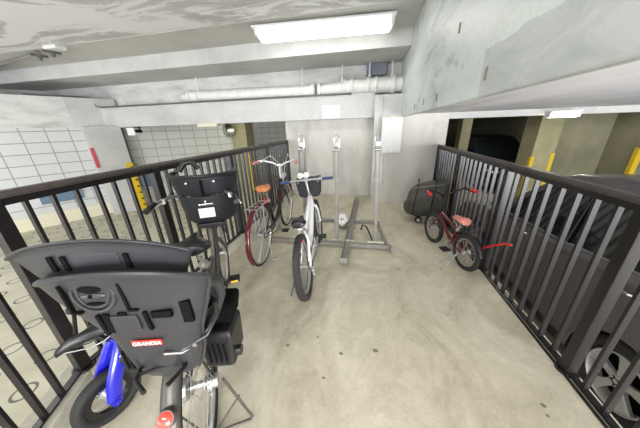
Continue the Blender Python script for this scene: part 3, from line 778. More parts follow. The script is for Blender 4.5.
# hub gear, brake drum, double stand
b = MB(); b.cyl((0, -.085, .33), (0, -.06, .33), .032, 20); b.cyl((0, -.062, .33), (0, -.045, .33), .045, 24); b.build('hub_gear', M['alu'], rA)
b = MB(); b.cyl((0, .045, .33), (0, .085, .33), .048, 20); b.build('hub_brake', M['alu'], rA)
b = MB()
for k in range(18):
    a = 2*PI*k/18; b.box((math.cos(a)*.048, -.052, .33+math.sin(a)*.048), (.012, .006, .008), Matrix.Rotation(-a, 3, 'Y'))
b.lathe([(.046, -.003), (.046, .003), (.02, .003), (.02, -.003)], (0, -.052, .33), (0, 1, 0), 30, True); b.build('sprocket', M['chrome'], rA)
b = MB(); b.tube([(.01, .10, .31), (-.03, .13, .02), (-.035, .12, .008), (-.035, -.19, .008), (-.03, -.20, .02), (.01, -.10, .31)], .007, 8)
b.tube([(-.0, -.155, .17), (-.034, -.02, .012)], .005, 8); b.tube([(-.0, .12, .17), (-.034, .02, .012)], .005, 8)
b.build('double_stand', M['mudgrey'], rA)
# brake cables
b = MB()
b.tube([(.82, -.23, 1.0), (1.0, -.20, 1.03), (1.12, -.08, .96), (1.1, -.03, .8)], .003, 6); b.tube([(.82, .23, 1.0), (1.0, .20, 1.03), (1.12, .08, .96), (1.1, .03, .8)], .003, 6)
b.tube([(.9, -.03, .62), (.5, -.04, .36), (.2, -.06, .38), (.02, -.07, .36)], .003, 6)
b.build('cables', M['matblack'], rA)
# rear child seat
seat = MB()
def shell(z, hw, x0, wrap, drop=0., yc=0., n=14):
    g = []
    for k in range(n+1):
        t = -1+2*k/n; yy = math.sin(t*1.15)/math.sin(1.15)*hw; xx = x0+wrap*(abs(t)**2.6)
        g.append(V((xx, yy+yc, z-drop*t*t)))
    return g
rows = [(.665, .095, -.165, .03, 0, -.02), (.70, .115, -.172, .04, 0, -.02), (.76, .130, -.176, .05, 0, -.02), (.84, .140, -.178, .045, 0, -.02), (.90, .160, -.190, .04, .0, -.025), (.945, .180, -.193, .04, .008, -.018), (.985, .200, -.195, .045, .018, -.010), (1.025, .216, -.196, .05, .03), (1.065, .226, -.200, .052, .044), (1.098, .232, -.205, .055, .056), (1.112, .230, -.212, .055, .058)]
seat.loft([shell(*r) for r in rows], cap=False, closed_ring=False)
sh = seat.build('rear_child_seat', M['seatgrey'], rA, solid=.008, sub=1)
sh['label'] = 'charcoal plastic rear child seat'; sh.rotation_euler.z = heading(-.24, .971)-HA; sh.location = (-.022, -.018, 0)
b = MB()   # rolled rim
b.tube([shell(*r)[0]+V((.004, 0, 0)) for r in rows]+[p+V((0, 0, .002)) for p in shell(*rows[-1])][1:-1]+[shell(*r)[-1]+V((.004, 0, 0)) for r in rows[::-1]], .0085, 8); b.build('rim', M['seatgrey'], sh)
b = MB()   # headrest shell
rows2 = [(1.05, .185, -.160, .03, .03, .035), (1.10, .205, -.166, .03, .04, .035), (1.145, .222, -.168, .03, .05, .037), (1.178, .236, -.168, .03, .058, .04), (1.194, .240, -.172, .03, .062, .036), (1.199, .252, -.188, .03, .064, .036)]
b.loft([shell(*r) for r in rows2], cap=False, closed_ring=False); hr = b.build('headrest', M['seatgrey'], sh, solid=.009, sub=1)
for y in (-.045, .115, .148):
    b = MB(); b.bar((-.172, y, 1.105), (-.174, y, 1.15), .012, .006, (1, 0, 0)); b.build('slot', M['matblack'], hr, smooth=False)
b = MB(); b.box((-.171, .035, 1.135), (.006, .12, .04)); b.build('recess_panel', M['seatgrey'], hr, smooth=False, bevel=.006)
# dial
ctr = V((-.200, .052, 1.045)); ax = V((-1, 0, .05))
b = MB(); b.torus(ctr, ax, .054, .005, 36, 8); b.torus(ctr, ax, .040, .004, 36, 8); b.lathe([(.040, 0), (.02, .002), (0, .004)], ctr, ax, 30); dl = b.build('dial', M['seatgrey'], sh)
b = MB()
b.sphere(ctr+V((-.004, 0, .020)), .032, 16, 8, (.2, 1, .38)); b.sphere(ctr+V((-.004, 0, -.027)), .026, 16, 8, (.2, 1, .20)); b.sphere(ctr+V((-.008, 0, 0)), .006, 10, 6)
b.build('dial_slot', M['matblack'], dl)
b = MB(); b.sphere(ctr+V((-.003, 0, -.003)), .034, 16, 8, (.2, 1, .32)); b.build('dial_grip', M['seatgrey'], dl)
def slot(fn):
    b = MB(); fn(b); b.build('slot', M['matblack'], sh, smooth=False).location.x = .0035
for y in (.125, -.025):
    slot(lambda b: (b.bar((-.206, y, 1.080), (-.203, y, .985), .007, .010, (1, 0, 0)), b.bar((-.203, y, .987), (-.203, y-.024, .987), .007, .010, (1, 0, 0))))
slot(lambda b: b.bar((-.204, .066, .975), (-.200, .062, .90), .010, .010, (1, 0, 0)))
slot(lambda b: b.bar((-.204, -.062, .978), (-.200, -.062, .91), .010, .010, (1, 0, 0)))
slot(lambda b: [b.box((-.202, .045, .972-k*.0095), (.010, .016, .0095 if k % 2 else .0096)) for k in range(7)])
slot(lambda b: b.box((-.203, .0, .975), (.010, .022, .010)))
slot(lambda b: b.box((-.202, -.105, .965), (.010, .055, .022)))
slot(lambda b: b.box((-.186, -.165, .955), (.012, .028, .075)))
b = MB(); b.box((-.200, .0, .940), (.006, .075, .056)); b.build('lock_panel', M['seatgrey'], sh, smooth=False, bevel=.005)
b = MB(); b.box((-.193, -.028, .853), (.005, .088, .020)); lg = b.build('badge', M['redorange'], sh, smooth=False, bevel=.002)
text('GRANDIA', .019, M['white'], lg, (-.1965, -.028, .853), (PI/2, 0, -PI/2), .0006, shear=.2)
# seat bucket, wings, arm rests, feet
b = MB()
rows3 = []
for x, z, hw in ((-.150, .80, .125), (-.08, .75, .15), (.02, .74, .155), (.10, .76, .15), (.14, .79, .14)):
    rows3.append([V((x, -hw, z+.09)), V((x, -hw*.95, z+.03)), V((x, -hw*.7, z)), V((x, 0, z-.005)), V((x, hw*.7, z)), V((x, hw*.95, z+.03)), V((x, hw, z+.09))])
b.loft(rows3, cap=False, closed_ring=False); b.build('seat_bucket', M['seatgrey'], sh, solid=.008, sub=1)
b = MB(); b.box((-.03, 0, .735), (.24, .16, .035)); b.box((-.15, -.02, .745), (.05, .15, .06)); b.build('mount', M['black'], sh, smooth=False, bevel=.008)
for sy in (-1, 1):
    b = MB(); b.tube([(-.13, sy*.205, 1.02), (-.08, sy*.215, .98), (-.05, sy*.205, .90), (-.07, sy*.175, .82), (-.11, sy*.14, .775)], [.018, .02, .018, .014, .012], 10); b.build('side_guard', M['seatgrey'], sh)
    if sy < 0:
        b = MB(); b.tube([(-.17, -.10, .785), (-.13, -.17, .80), (-.10, -.205, .86), (-.12, -.215, .93)], .006, 8); b.build('grab_bar', M['black'], sh)
        b = MB(); b.tube([(-.19, -.06, .80), (-.17, -.10, .775), (-.15, -.13, .78)], .006, 8); b.sphere((-.15, -.135, .785), .012, 10, 8); b.build('release_lever', M['mudgrey'], sh)
    # footrest leg guard
    y0 = sy*.155; cx = .0
    b = MB()
    ring = lambda z, dx, w, l: [V((cx+dx-l/2, y0-w/2, z)), V((cx+dx+l/2, y0-w/2, z)), V((cx+dx+l/2, y0+w/2, z)), V((cx+dx-l/2, y0+w/2, z))]
    b.loft([ring(.555, -.01, .085, .10), ring(.57, -.012, .115, .13), ring(.71, -.0, .12, .13), ring(.73, .002, .11, .125)]); fr = b.build('footrest', M['black'], sh, smooth=False, bevel=.018, bseg=3)
    b = MB(); b.loft([ring(.725, .03, .10, .10), ring(.785, .06, .11, .11), ring(.80, .065, .09, .10)]); b.build('leg_guard', M['matblack'], fr, smooth=False, bevel=.012)
    b = MB()
    for k in range(4): b.box((cx-.080, y0-.030+k*.02, .645), (.006, .005, .095))
    b.build('vent_slots', M['matblack'], fr, smooth=False)
    b = MB(); b.cyl((cx-.04, y0+sy*.055, .61), (cx-.04, y0+sy*.078, .61), .020, 14); b.build('strap_knob', M['black'], fr)
    b = MB(); b.cyl((cx-.052, y0-sy*.045, .77), (cx-.038, y0-sy*.045, .77), .016, 18); b.build('side_reflector', M['orange'], fr)
    b = MB(); b.tube([(cx, y0, .80), (.03, sy*.16, .84), (-.0, sy*.145, .84)], .018, 8); b.build('footrest_arm', M['black'], sh)
# front child seat
b = MB()
def shell2(z, hw, x0, wrap, n=16):
    g = []
    for k in range(n+1):
        t = -1+2*k/n; a = t*2.0
        g.append(V((x0+wrap*(1-math.cos(a))/(1-math.cos(2.0)), math.sin(a)*hw, z)))
    return g
rows4 = [(.785, .115, .845, .20), (.82, .140, .815, .25), (.90, .150, .800, .27), (.965, .158, .795, .28), (.985, .160, .793, .28)]
b.loft([shell2(*r) for r in rows4], cap=False, closed_ring=False); fs = b.build('front_child_seat', M['navy'], rA, solid=.009, sub=1)
fs['label'] = 'navy black front child seat'; fs.location = (-.10, -.035, -.16); fs.scale = (1.22, 1.38, 1.19)
b = MB(); rows5 = [(.985, .150, .800, .22), (1.03, .158, .792, .22), (1.08, .165, .785, .22), (1.10, .168, .780, .22)]
b.loft([shell2(*r) for r in rows5], cap=False, closed_ring=False); hr2 = b.build('headrest', M['navy'], fs, solid=.012, sub=1)
b = MB(); b.tube([p+V((0, 0, .006)) for p in shell2(1.10, .168, .780, .22)], .011, 8); b.build('rim', M['black'], hr2)
b = MB(); b.tube([V((.99, .13, 1.11)), V((1.0, .10, 1.16)), V((1.0, .06, 1.165)), V((1.0, .03, 1.12))], .014, 10); b.build('hand_bar', M['black'], hr2)
b = MB()
b.box((.776, 0, 1.04), (.01, .012, .09)); b.build('centre_seam', M['matblack'], hr2, smooth=False)
for y in (-.06, .065):
    b = MB(); b.cyl((.776, y, 1.075), (.768, y, 1.075), .005, 10); b.build('rivet', M['white'], hr2)
b = MB(); b.prism([(-.035, .852), (.042, .852), (.042, .912), (-.035, .912)], .792, .7965, 'x'); b.build('warning_sticker', M['sticker'], fs, smooth=False)
b = MB(); b.box((.789, .0, .935), (.006, .07, .012)); b.build('badge', M['chrome'], fs, smooth=False, bevel=.002)
b = MB(); b.cyl((.792, -.0, .955), (.785, -.0, .955), .005, 8); b.build('rivet', M['white'], fs)
b = MB(); b.box((.90, 0, .785), (.16, .13, .03)); b.box((.83, -.01, .775), (.012, .06, .012)); b.build('mount', M['black'], fs, smooth=False, bevel=.006)
b = MB(); b.tube([(1.05, 0, .80), (1.05, 0, .60)], .03, 14); b.build('support_post', M['greytube'], rA)

# --- B: blue child's bicycle by the left railing
HB = heading(.22, .975)
rB = empty('child_bicycle', (-1.285, .545, 0), HB); tag(rB, "small child's bicycle with glossy blue fork between the left railing and the child seat bicycle", 'bicycle')
wheel(rB, 0, .150, .026, M['rubber'], M['black'], 20, rimw=.016, name='rear_wheel', rimdepth=.02)
wheel(rB, .50, .155, .026, M['rubber'], M['black'], 20, rimw=.016, name='front_wheel', rimdepth=.02)
b = MB()
for sy in (-1, 1):
    b.tube([(.0, sy*.058, .155), (.03, sy*.056, .26), (.10, sy*.045, .38), (.125, sy*.03, .42)], [.020, .021, .022, .020], 12, flat=1.75)
b.box((.13, 0, .425), (.07, .10, .05)); b.tube([(.13, 0, .42), (.30, 0, .32), (.42, 0, .36), (.45, 0, .44)], .02, 12)
b.build('frame', M['blue'], rB, bevel=.004)
for sy in (-1, 1):
    b = MB()
    b.cyl((0, sy*.055, .155), (0, sy*.080, .155), .024, 20); b.cyl((0, sy*.08, .155), (0, sy*.088, .155), .009, 8)
    for k in range(8): a = 2*PI*k/8; b.cyl((math.cos(a)*.017, sy*.078, .155+math.sin(a)*.017), (math.cos(a)*.017, sy*.083, .155+math.sin(a)*.017), .003, 6)
    b.build('axle_cap', M['blue'], rB)
b = MB(); b.box((.092, -.074, .375), (.022, .003, .020), Matrix.Rotation(-.5, 3, 'Y')); b.build('sticker', M['sticker'], rB, smooth=False)
b = MB(); b.tube([(.11, .02, .42), (.075, .03, .47), (.06, .04, .50)], .013, 10); b.build('seat_post', M['black'], rB)
saddle(rB, .055, .505, M['black'], .25, .125, y=.035, rot=PI-.25, tail=.01)
b = MB(); b.tube([(.45, 0, .44), (.44, 0, .56)], .013, 10); b.tube([(.41, -.13, .58), (.44, 0, .57), (.45, .14, .60)], .010, 10); hbB = b.build('handlebar', M['black'], rB)
for q_ in ([(.41, -.135, .58), (.425, -.06, .576)], [(.45, .145, .60), (.446, .07, .588)]):
    b = MB(); b.tube(q_, .016, 10); b.build('grip', M['black'], hbB)
b = MB()
for sy in (-1, 1): b.tube([(.46, 0, .40), (.47, sy*.05, .36), (.50, sy*.055, .155)], .014, 8)
b.build('front_fork', M['blue'], rB)
b = MB(); b.tube([(.02, .10, .52), (.06, .17, .585), (.06, .155, .60)], .009, 8); b.sphere((.06, .19, .605), .02, 12, 8); b.build('brake_lever', M['black'], rB)

# --- C: maroon city bicycle
HC = heading(-.07, .997)
rC, I = bicycle('city bicycle with maroon mudguard, tan saddle and salmon grips', (-1.105, 2.10, 0), HC, R=.345, W=1.10, tr=.016, frame=M['black'], ftype='step', bb=(.46, .29), seat=(.30, .80),
                rim=M['alu'], hd=((.97, 0, .62), (.92, 0, .78)), ang0=-1.0, nsp=36, tubes=(.02, .016))
saddle(rC, .28, .80, M['tan'], .26, .19)
bars_swept(rC, .92, .97, .56, M['white'], M['pinkgrip'], (.92, 0, .78), rise=.07, back=.10)
b = MB(); arc_strip(b, (0, 0, .345), .362, math.radians(20), math.radians(215), .052, .012); b.build('rear_mudguard', M['maroon'], rC, solid=.002)
b = MB(); arc_strip(b, (1.10, 0, .345), .362, math.radians(20), math.radians(165), .050, .012); b.build('front_mudguard', M['maroon'], rC, solid=.002)
b = MB()
for sy in (-1, 1): b.tube([(-.30, sy*.02, .54), (0, sy*.055, .335)], .003, 6); b.tube([(.03, sy*.05, .70), (0, sy*.06, .34)], .006, 6); b.tube([(.22, sy*.04, .68), (-.18, sy*.06, .70)], .006, 6)
for x in (-.15, -.05, .05, .15): b.tube([(x, -.055, .695), (x, .055, .695)], .004, 6)
b.build('carrier', M['alu'], rC)
b = MB(); b.box((.26, -.0, .66), (.03, .05, .05)); b.build('rear_reflector', M['red'], rC, smooth=False, bevel=.006)
b = MB(); b.tube([(.0, -.09, .33), (.0, -.10, .02), (.01, -.10, .009), (.10, -.20, .009), (.12, -.19, .009)], .006, 8); b.build('kickstand', M['alu'], rC)
b = MB(); b.prism([(.10, .36), (.50, .37), (.57, .33), (.60, .36), (.52, .41), (.10, .39)], -.075, -.068); b.build('chain_guard', M['black'], rC, bevel=.004, smooth=False)
b = MB(); b.tube([(.80, .2, 1.05), (.95, .13, 1.1), (1.06, .02, .95), (1.02, 0, .72)], .0035, 6); b.tube([(.80, -.2, 1.05), (.97, -.12, 1.12), (1.1, -.02, .92), (.99, 0, .66)], .0035, 6); b.build('cables', M['white'], rC)
b = MB(); b.cyl((1.05, 0, .80), (1.12, 0, .80), .035, 16); b.build('headlamp', M['alu'], rC)

# --- D: white mountain bicycle
HD = heading(-.09, .996)
rD, I = bicycle('white mountain bicycle with knobby tyres, navy grips and a black handlebar bag', (-.465, 1.66, 0), HD, R=.29, W=1.04, tr=.030, tire=M['rubber_brown'], frame=M['white'], ftype='diamond', bb=(.40, .28), seat=(.20, .64),
                hd=((.89, 0, .58), (.84, 0, .70)), ang0=.1, nsp=28, knob=True, tubes=(.024, .017))
saddle(rD, .17, .645, M['black'], .25, .15)
rD.rotation_euler.x = -.12
bars_flat(rD, .80, .90, .60, M['alu'], M['bluegrip'], (.84, 0, .68), rot=-.10)
b = MB(); b.box((.145, 0, .60), (.05, .05, .02)); b.build('saddle_clip', M['white'], rD, smooth=False, bevel=.004)
rb = MB(); rb.loft([[V((.90+dx, sy*w, z)) for dx, sy, w in ((-.05, -1, hw), (.11, -1, hw), (.11, 1, hw), (-.05, 1, hw))] for z, hw in ((.68, .09), (.70, .125), (.90, .15))])
bag = rb.build('handlebar_bag', M['navy'], rD, smooth=False, bevel=.015)
b = MB()
for sy in (-1, 1): b.torus((.81, .03+sy*.034, .955), (1, 0, -.5), .026, .008, 20, 8); b.cyl((.82, .03+sy*.034, .95), (.81, .03+sy*.034, .957), .014, 14)
b.build('twin_lights', M['white'], bag)
b = MB(); b.cyl((.11, -.0, .50), (.10, -.0, .50), .022, 16); b.tube([(.105, 0, .50), (.14, 0, .54)], .006, 6); b.build('rear_reflector', M['reflector'], rD)
b = MB()
for sy in (-1, 1):
    b.tube([(.18, sy*.02, .55), (.10, sy*.058, .50), (-.0, sy*.062, .30)], .011, 8)
b.build('seat_stays', M['white'], rD)
b = MB(); b.bar((0, -.072, .285), (.02, -.08, .19), .014, .03, (0, 1, 0)); b.cyl((.01, -.085, .24), (.01, -.07, .24), .026, 12); b.cyl((.025, -.085, .19), (.025, -.07, .19), .024, 12)
b.build('derailleur', M['alu'], rD)
b = MB()
for k in range(5): b.lathe([(.024+.006*k, -.0015), (.024+.006*k, .0015), (.012, .0015), (.012, -.0015)], (0, -.04-.0+.004*k-.012, .285), (0, 1, 0), 24, True)
b.build('sprockets', M['galv'], rD)
b = MB(); b.tube([(.02, .075, .25), (-.05, .16, .02), (-.06, .17, .008)], .007, 8); b.build('kickstand', M['black'], rD)
b = MB(); b.tube([(.83, .12, .86), (.95, .07, .93), (.98, .0, .80), (.93, .0, .62)], .0035, 6); b.tube([(.83, -.12, .86), (.96, -.07, .92), (.99, .0, .78), (.93, .0, .6)], .0035, 6); b.tube([(.86, .02, .68), (.5, .035, .57), (.2, .035, .53), (.05, .04, .4)], .003, 6); b.build('cables', M['white'], rD)
b = MB(); b.box((.50, .035, .44), (.16, .03, .05)); b.build('bottle_cage', M['white'], rD, smooth=False, bevel=.01)

# --- E: small red child's bicycle on the right
HE = heading(-.17, .63)
rE, I = bicycle("small red child's bicycle with coral saddle and push bar beside the right railing", (1.06, 2.28, 0), HE, R=.195, W=.62, tr=.026, frame=M['maroon'], ftype='diamond', bb=(.25, .19), seat=(.16, .47),
                name='child_bicycle', hd=((.53, 0, .38), (.50, 0, .46)), crank=.09, ringr=.05, ang0=.5, nsp=20, tubes=(.016, .013), rim=M['galvpost'], forkmat=M['maroon'])
saddle(rE, .17, .475, M['pinkseat'], .23, .14)
bars_swept(rE, .50, .66, .52, M['black'], M['red'], (.50, 0, .46), rise=.08, back=.06, gl=.09, lever=M['black'])
b = MB(); b.tube([(.0, -.07, .20), (-.14, -.08, .33), (-.30, -.08, .45), (-.37, -.075, .475)], .010, 10); b.build('push_bar', M['red'], rE)
b = MB(); b.tube([(.02, .07, .18), (-.0, .24, .012), (-.01, .25, .008)], .006, 8); b.tube([(.02, .07, .18), (.1, .20, .012)], .005, 8); b.build('kickstand', M['galv'], rE)
b = MB(); arc_strip(b, (0, 0, .195), .215, math.radians(40), math.radians(170), .05, .01); b.build('rear_mudguard', M['black'], rE, solid=.002)
b = MB(); arc_strip(b, (.62, 0, .195), .215, math.radians(30), math.radians(140), .05, .01); b.build('front_mudguard', M['black'], rE, solid=.002)
b = MB(); b.prism([(.0, .15), (.26, .12), (.32, .19), (.25, .25), (.0, .235)], -.062, -.055); b.build('chain_guard', M['maroon'], rE, smooth=False, bevel=.004)
b = MB(); b.tube([(.46, -.18, .73), (.56, -.12, .72), (.60, -.02, .60), (.55, 0, .45)], .004, 6); b.tube([(.46, .18, .73), (.58, .12, .70), (.61, .02, .58), (.55, 0, .43)], .004, 6); b.build('cables', M['black'], rE)

# ------------------------------------------------------------------ bag
rF = empty('duffel_bag', (.98, 3.62, 0), math.radians(-8)); rF.scale = (1.12, 1.12, 1.1); tag(rF, 'bulky grey olive padded bag against the far end of the right railing', 'bag')
rings = []
for t, ry, rz, cz in ((-.27, .05, .05, .33), (-.262, .13, .14, .33), (-.235, .17, .19, .325), (-.17, .19, .225, .32), (-.05, .195, .25, .33), (.08, .19, .25, .335), (.17, .175, .24, .33), (.20, .12, .16, .33)):
    g = []
    for k in range(20):
        a = 2*PI*k/20; ca, sa = math.cos(a), math.sin(a)
        e = .62
        g.append(V((t+.10*sa*abs(sa)*.5, math.copysign(abs(ca)**e, ca)*ry, cz+math.copysign(abs(sa)**e, sa)*rz+t*.10)))
    rings.append(g)
b = MB(); b.loft(rings); b.build('body', M['olive'], rF, sub=1)
b = MB()
for x in (-.19, .02): b.tube([(x, -.195, .14), (x+.01, -.215, .33), (x+.03, -.19, .53), (x+.05, 0, .60), (x+.05, .15, .55)], .012, 8, flat=.4)
b.build('strap', M['matblack'], rF)
b = MB(); b.tube([(-.20, -.12, .50), (-.0, -.15, .545), (.16, -.12, .56)], .006, 6); b.build('zip', M['galv'], rF)
b = MB()
for x in (-.10, .12): b.cyl((x, -.14, .045), (x, -.10, .045), .045, 16); b.cyl((x, .10, .045), (x, .14, .045), .045, 16); b.box((x, -.0, .075), (.03, .26, .03))
b.build('castor', M['black'], rF)
for x in (-.10, .12):
    b = MB(); b.cyl((x, -.149, .045), (x, -.10, .045), .022, 12); b.build('castor_hub', M['alu'], rF)

# ------------------------------------------------------------------ ball
rG = tag(MB().sphere((0, 0, 0), .108, 32, 20).build('football', M['ballwhite'], loc=(-.322, 3.20, .108)), 'white and black football between the rack rails', 'ball')
phi = (1+5**.5)/2
ico = [V(p).normalized() for p in ((0, 1, phi), (0, 1, -phi), (0, -1, phi), (0, -1, -phi), (1, phi, 0), (1, -phi, 0), (-1, phi, 0), (-1, -phi, 0), (phi, 0, 1), (-phi, 0, 1), (phi, 0, -1), (-phi, 0, -1))]
Rm = Matrix.Rotation(.5, 3, 'X') @ Matrix.Rotation(.3, 3, 'Z')
b = MB()
for d in ico:
    d = Rm @ d; A_, B_, D_ = frame_of(d); c = [d*.1095]
    ring = [(d+(A_*math.cos(2*PI*k/5)+B_*math.sin(2*PI*k/5))*.36).normalized()*.1092 for k in range(5)]
    b.add(c+ring, [[0, 1+k, 1+(k+1) % 5] for k in range(5)])
b.build('black_patch', M['black'], rG, smooth=False)

# ------------------------------------------------------------------ bicycle rack
rR = empty('bicycle_rack', (-.4, 2.6, 0)); tag(rR, 'grey steel floor frame of the bicycle rack', 'rack')
O = V((-.4, 2.6, 0))
b = MB(); b.bar(V((-1.25, 2.60, .035))-O, V((.36, 2.57, .035))-O, .05, .05); b.build('front_rail', M['galvpost'], rR, smooth=False, bevel=.004)
b = MB(); b.bar(V((-1.25, 3.36, .03))-O, V((.26, 3.36, .03))-O, .04, .04); b.build('rear_rail', M['galvpost'], rR, smooth=False, bevel=.004)
b = MB(); b.bar(V((.31, 2.58, .02))-O, V((.23, 3.36, .02))-O, .04, .03); b.build('side_rail', M['galvpost'], rR, smooth=False, bevel=.004)
b = MB(); b.bar(V((.345, 2.52, .04))-O, V((.365, 2.52, .04))-O, .09, .06); b.build('end_cap', M['galv'], rR, smooth=False, bevel=.004)
for x in (-.82, -.335, -.16, .12, .22):
    b = MB(); b.box(V((x, 2.635, .062))-O, (.10, .03, .016)); b.build('stopper', M['cream'], rR, smooth=False, bevel=.004)
def rack_post(loc, label, arm=True):
    r = empty('rack_post', loc); tag(r, label, 'rack', 'bicycle rack uprights')
    b = MB(); b.box((0, 0, .43), (.044, .040, .86)); b.build('lower_post', M['galvpost'], r, smooth=False, bevel=.004)
    b = MB(); b.box((0, 0, 1.07), (.056, .050, .44)); b.build('sleeve', M['galvpost'], r, smooth=False, bevel=.006)
    b = MB(); b.box((0, -.028, 1.04), (.012, .004, .26)); b.box((0, -.026, .862), (.058, .012, .012)); b.build('slot', M['galv'], r, smooth=False)
    b = MB()
    for sx in (-1, 1): b.bar((sx*.046, -.01, .88), (sx*.040, -.01, 1.22), .010, .03, (0, 1, 0))
    b.build('guide_rail', M['galv'], r, smooth=False)
    b = MB(); b.tube([(-.030, 0, 1.20), (-.030, 0, 1.32), (-.016, 0, 1.36), (.016, 0, 1.36), (.030, 0, 1.32), (.030, 0, 1.20)], .005, 8); b.build('top_loop', M['chrome'], r)
    b = MB(); b.box((0, -.03, 1.26), (.05, .03, .05)); b.cyl((-.04, -.03, 1.20), (.04, -.03, 1.20), .014, 10); b.build('latch', M['chrome'], r, smooth=False, bevel=.004)
    b = MB(); b.box((0, 0, .008), (.11, .10, .016)); b.build('foot_plate', M['galv'], r, smooth=False)
    return r
r0 = rack_post((-.325, 2.66, 0), 'middle upright of the three rack posts, between the white bicycle and the cabinet side post')
r1 = copy_tree(r0); r1.location = (.165, 2.66, 0); r1.rotation_euler = (0, math.radians(-1.6), 0); r1['label'] = 'rightmost of the three rack posts, in front of the white pillar'
r2 = copy_tree(r0); r2.location = (-.76, 2.75, 0); r2['label'] = 'leftmost of the three rack posts, behind the handlebars of the white bicycle'
# extra side lever on right post
b = MB(); b.tube([(.06, -.02, 1.16), (.068, -.02, .95), (.066, -.02, .80)], .008, 8); b.build('lever', M['galv'], r1)
# wheel gutters
def gutter(p0, p1, label, w=.075):
    p0 = V(p0); p1 = V(p1); c = (p0+p1)/2; r = empty('wheel_gutter', (p0.x, p0.y, 0)); tag(r, label, 'rack'); q = V((p0.x, p0.y, 0))
    d = (p1-p0).normalized(); n = V((d.y, -d.x, 0))
    b = MB()
    prof = [(-w/2, .045), (-w/2+.004, .045), (-w/2+.006, .006), (w/2-.006, .006), (w/2-.004, .045), (w/2, .045), (w/2, 0), (-w/2, 0)]
    b.loft([[e-q+n*a+V((0, 0, z)) for a, z in prof] for e in (p0, p1)]); b.build('channel', M['galvpost'], r, smooth=False)
    b = MB(); b.box(p0-q+V((0, 0, .035)), (w*1.02, .02, .06)); b.build('end_stop', M['galv'], r, smooth=False, bevel=.004)
    b = MB()
    for s in (.36, .62):
        b = MB(); b.tube([p0-q+(p1-p0)*s+n*w*.6+V((0, 0, .03)), p0-q+(p1-p0)*s+V((0, 0, .14)), p0-q+(p1-p0)*s-n*w*.6+V((0, 0, .03))], .007, 8)
        b.build('wheel_hoop', M['galv'], r)
    return r
gutter((-.185, 2.10, .062), (-.145, 4.62, .02), 'long grey wheel gutter on the floor beside the football')
# little hook near right post
b = MB(); b.tube([(.12, 2.74, .012), (.13, 2.80, .012), (.10, 2.90, .05), (.05, 2.96, .13), (.0, 2.96, .15), (-.02, 2.94, .08)], .011, 8)
tag(b.build('rack_hook', M['black']), 'dark curled hook on the floor at the foot of the right rack post', 'hook')

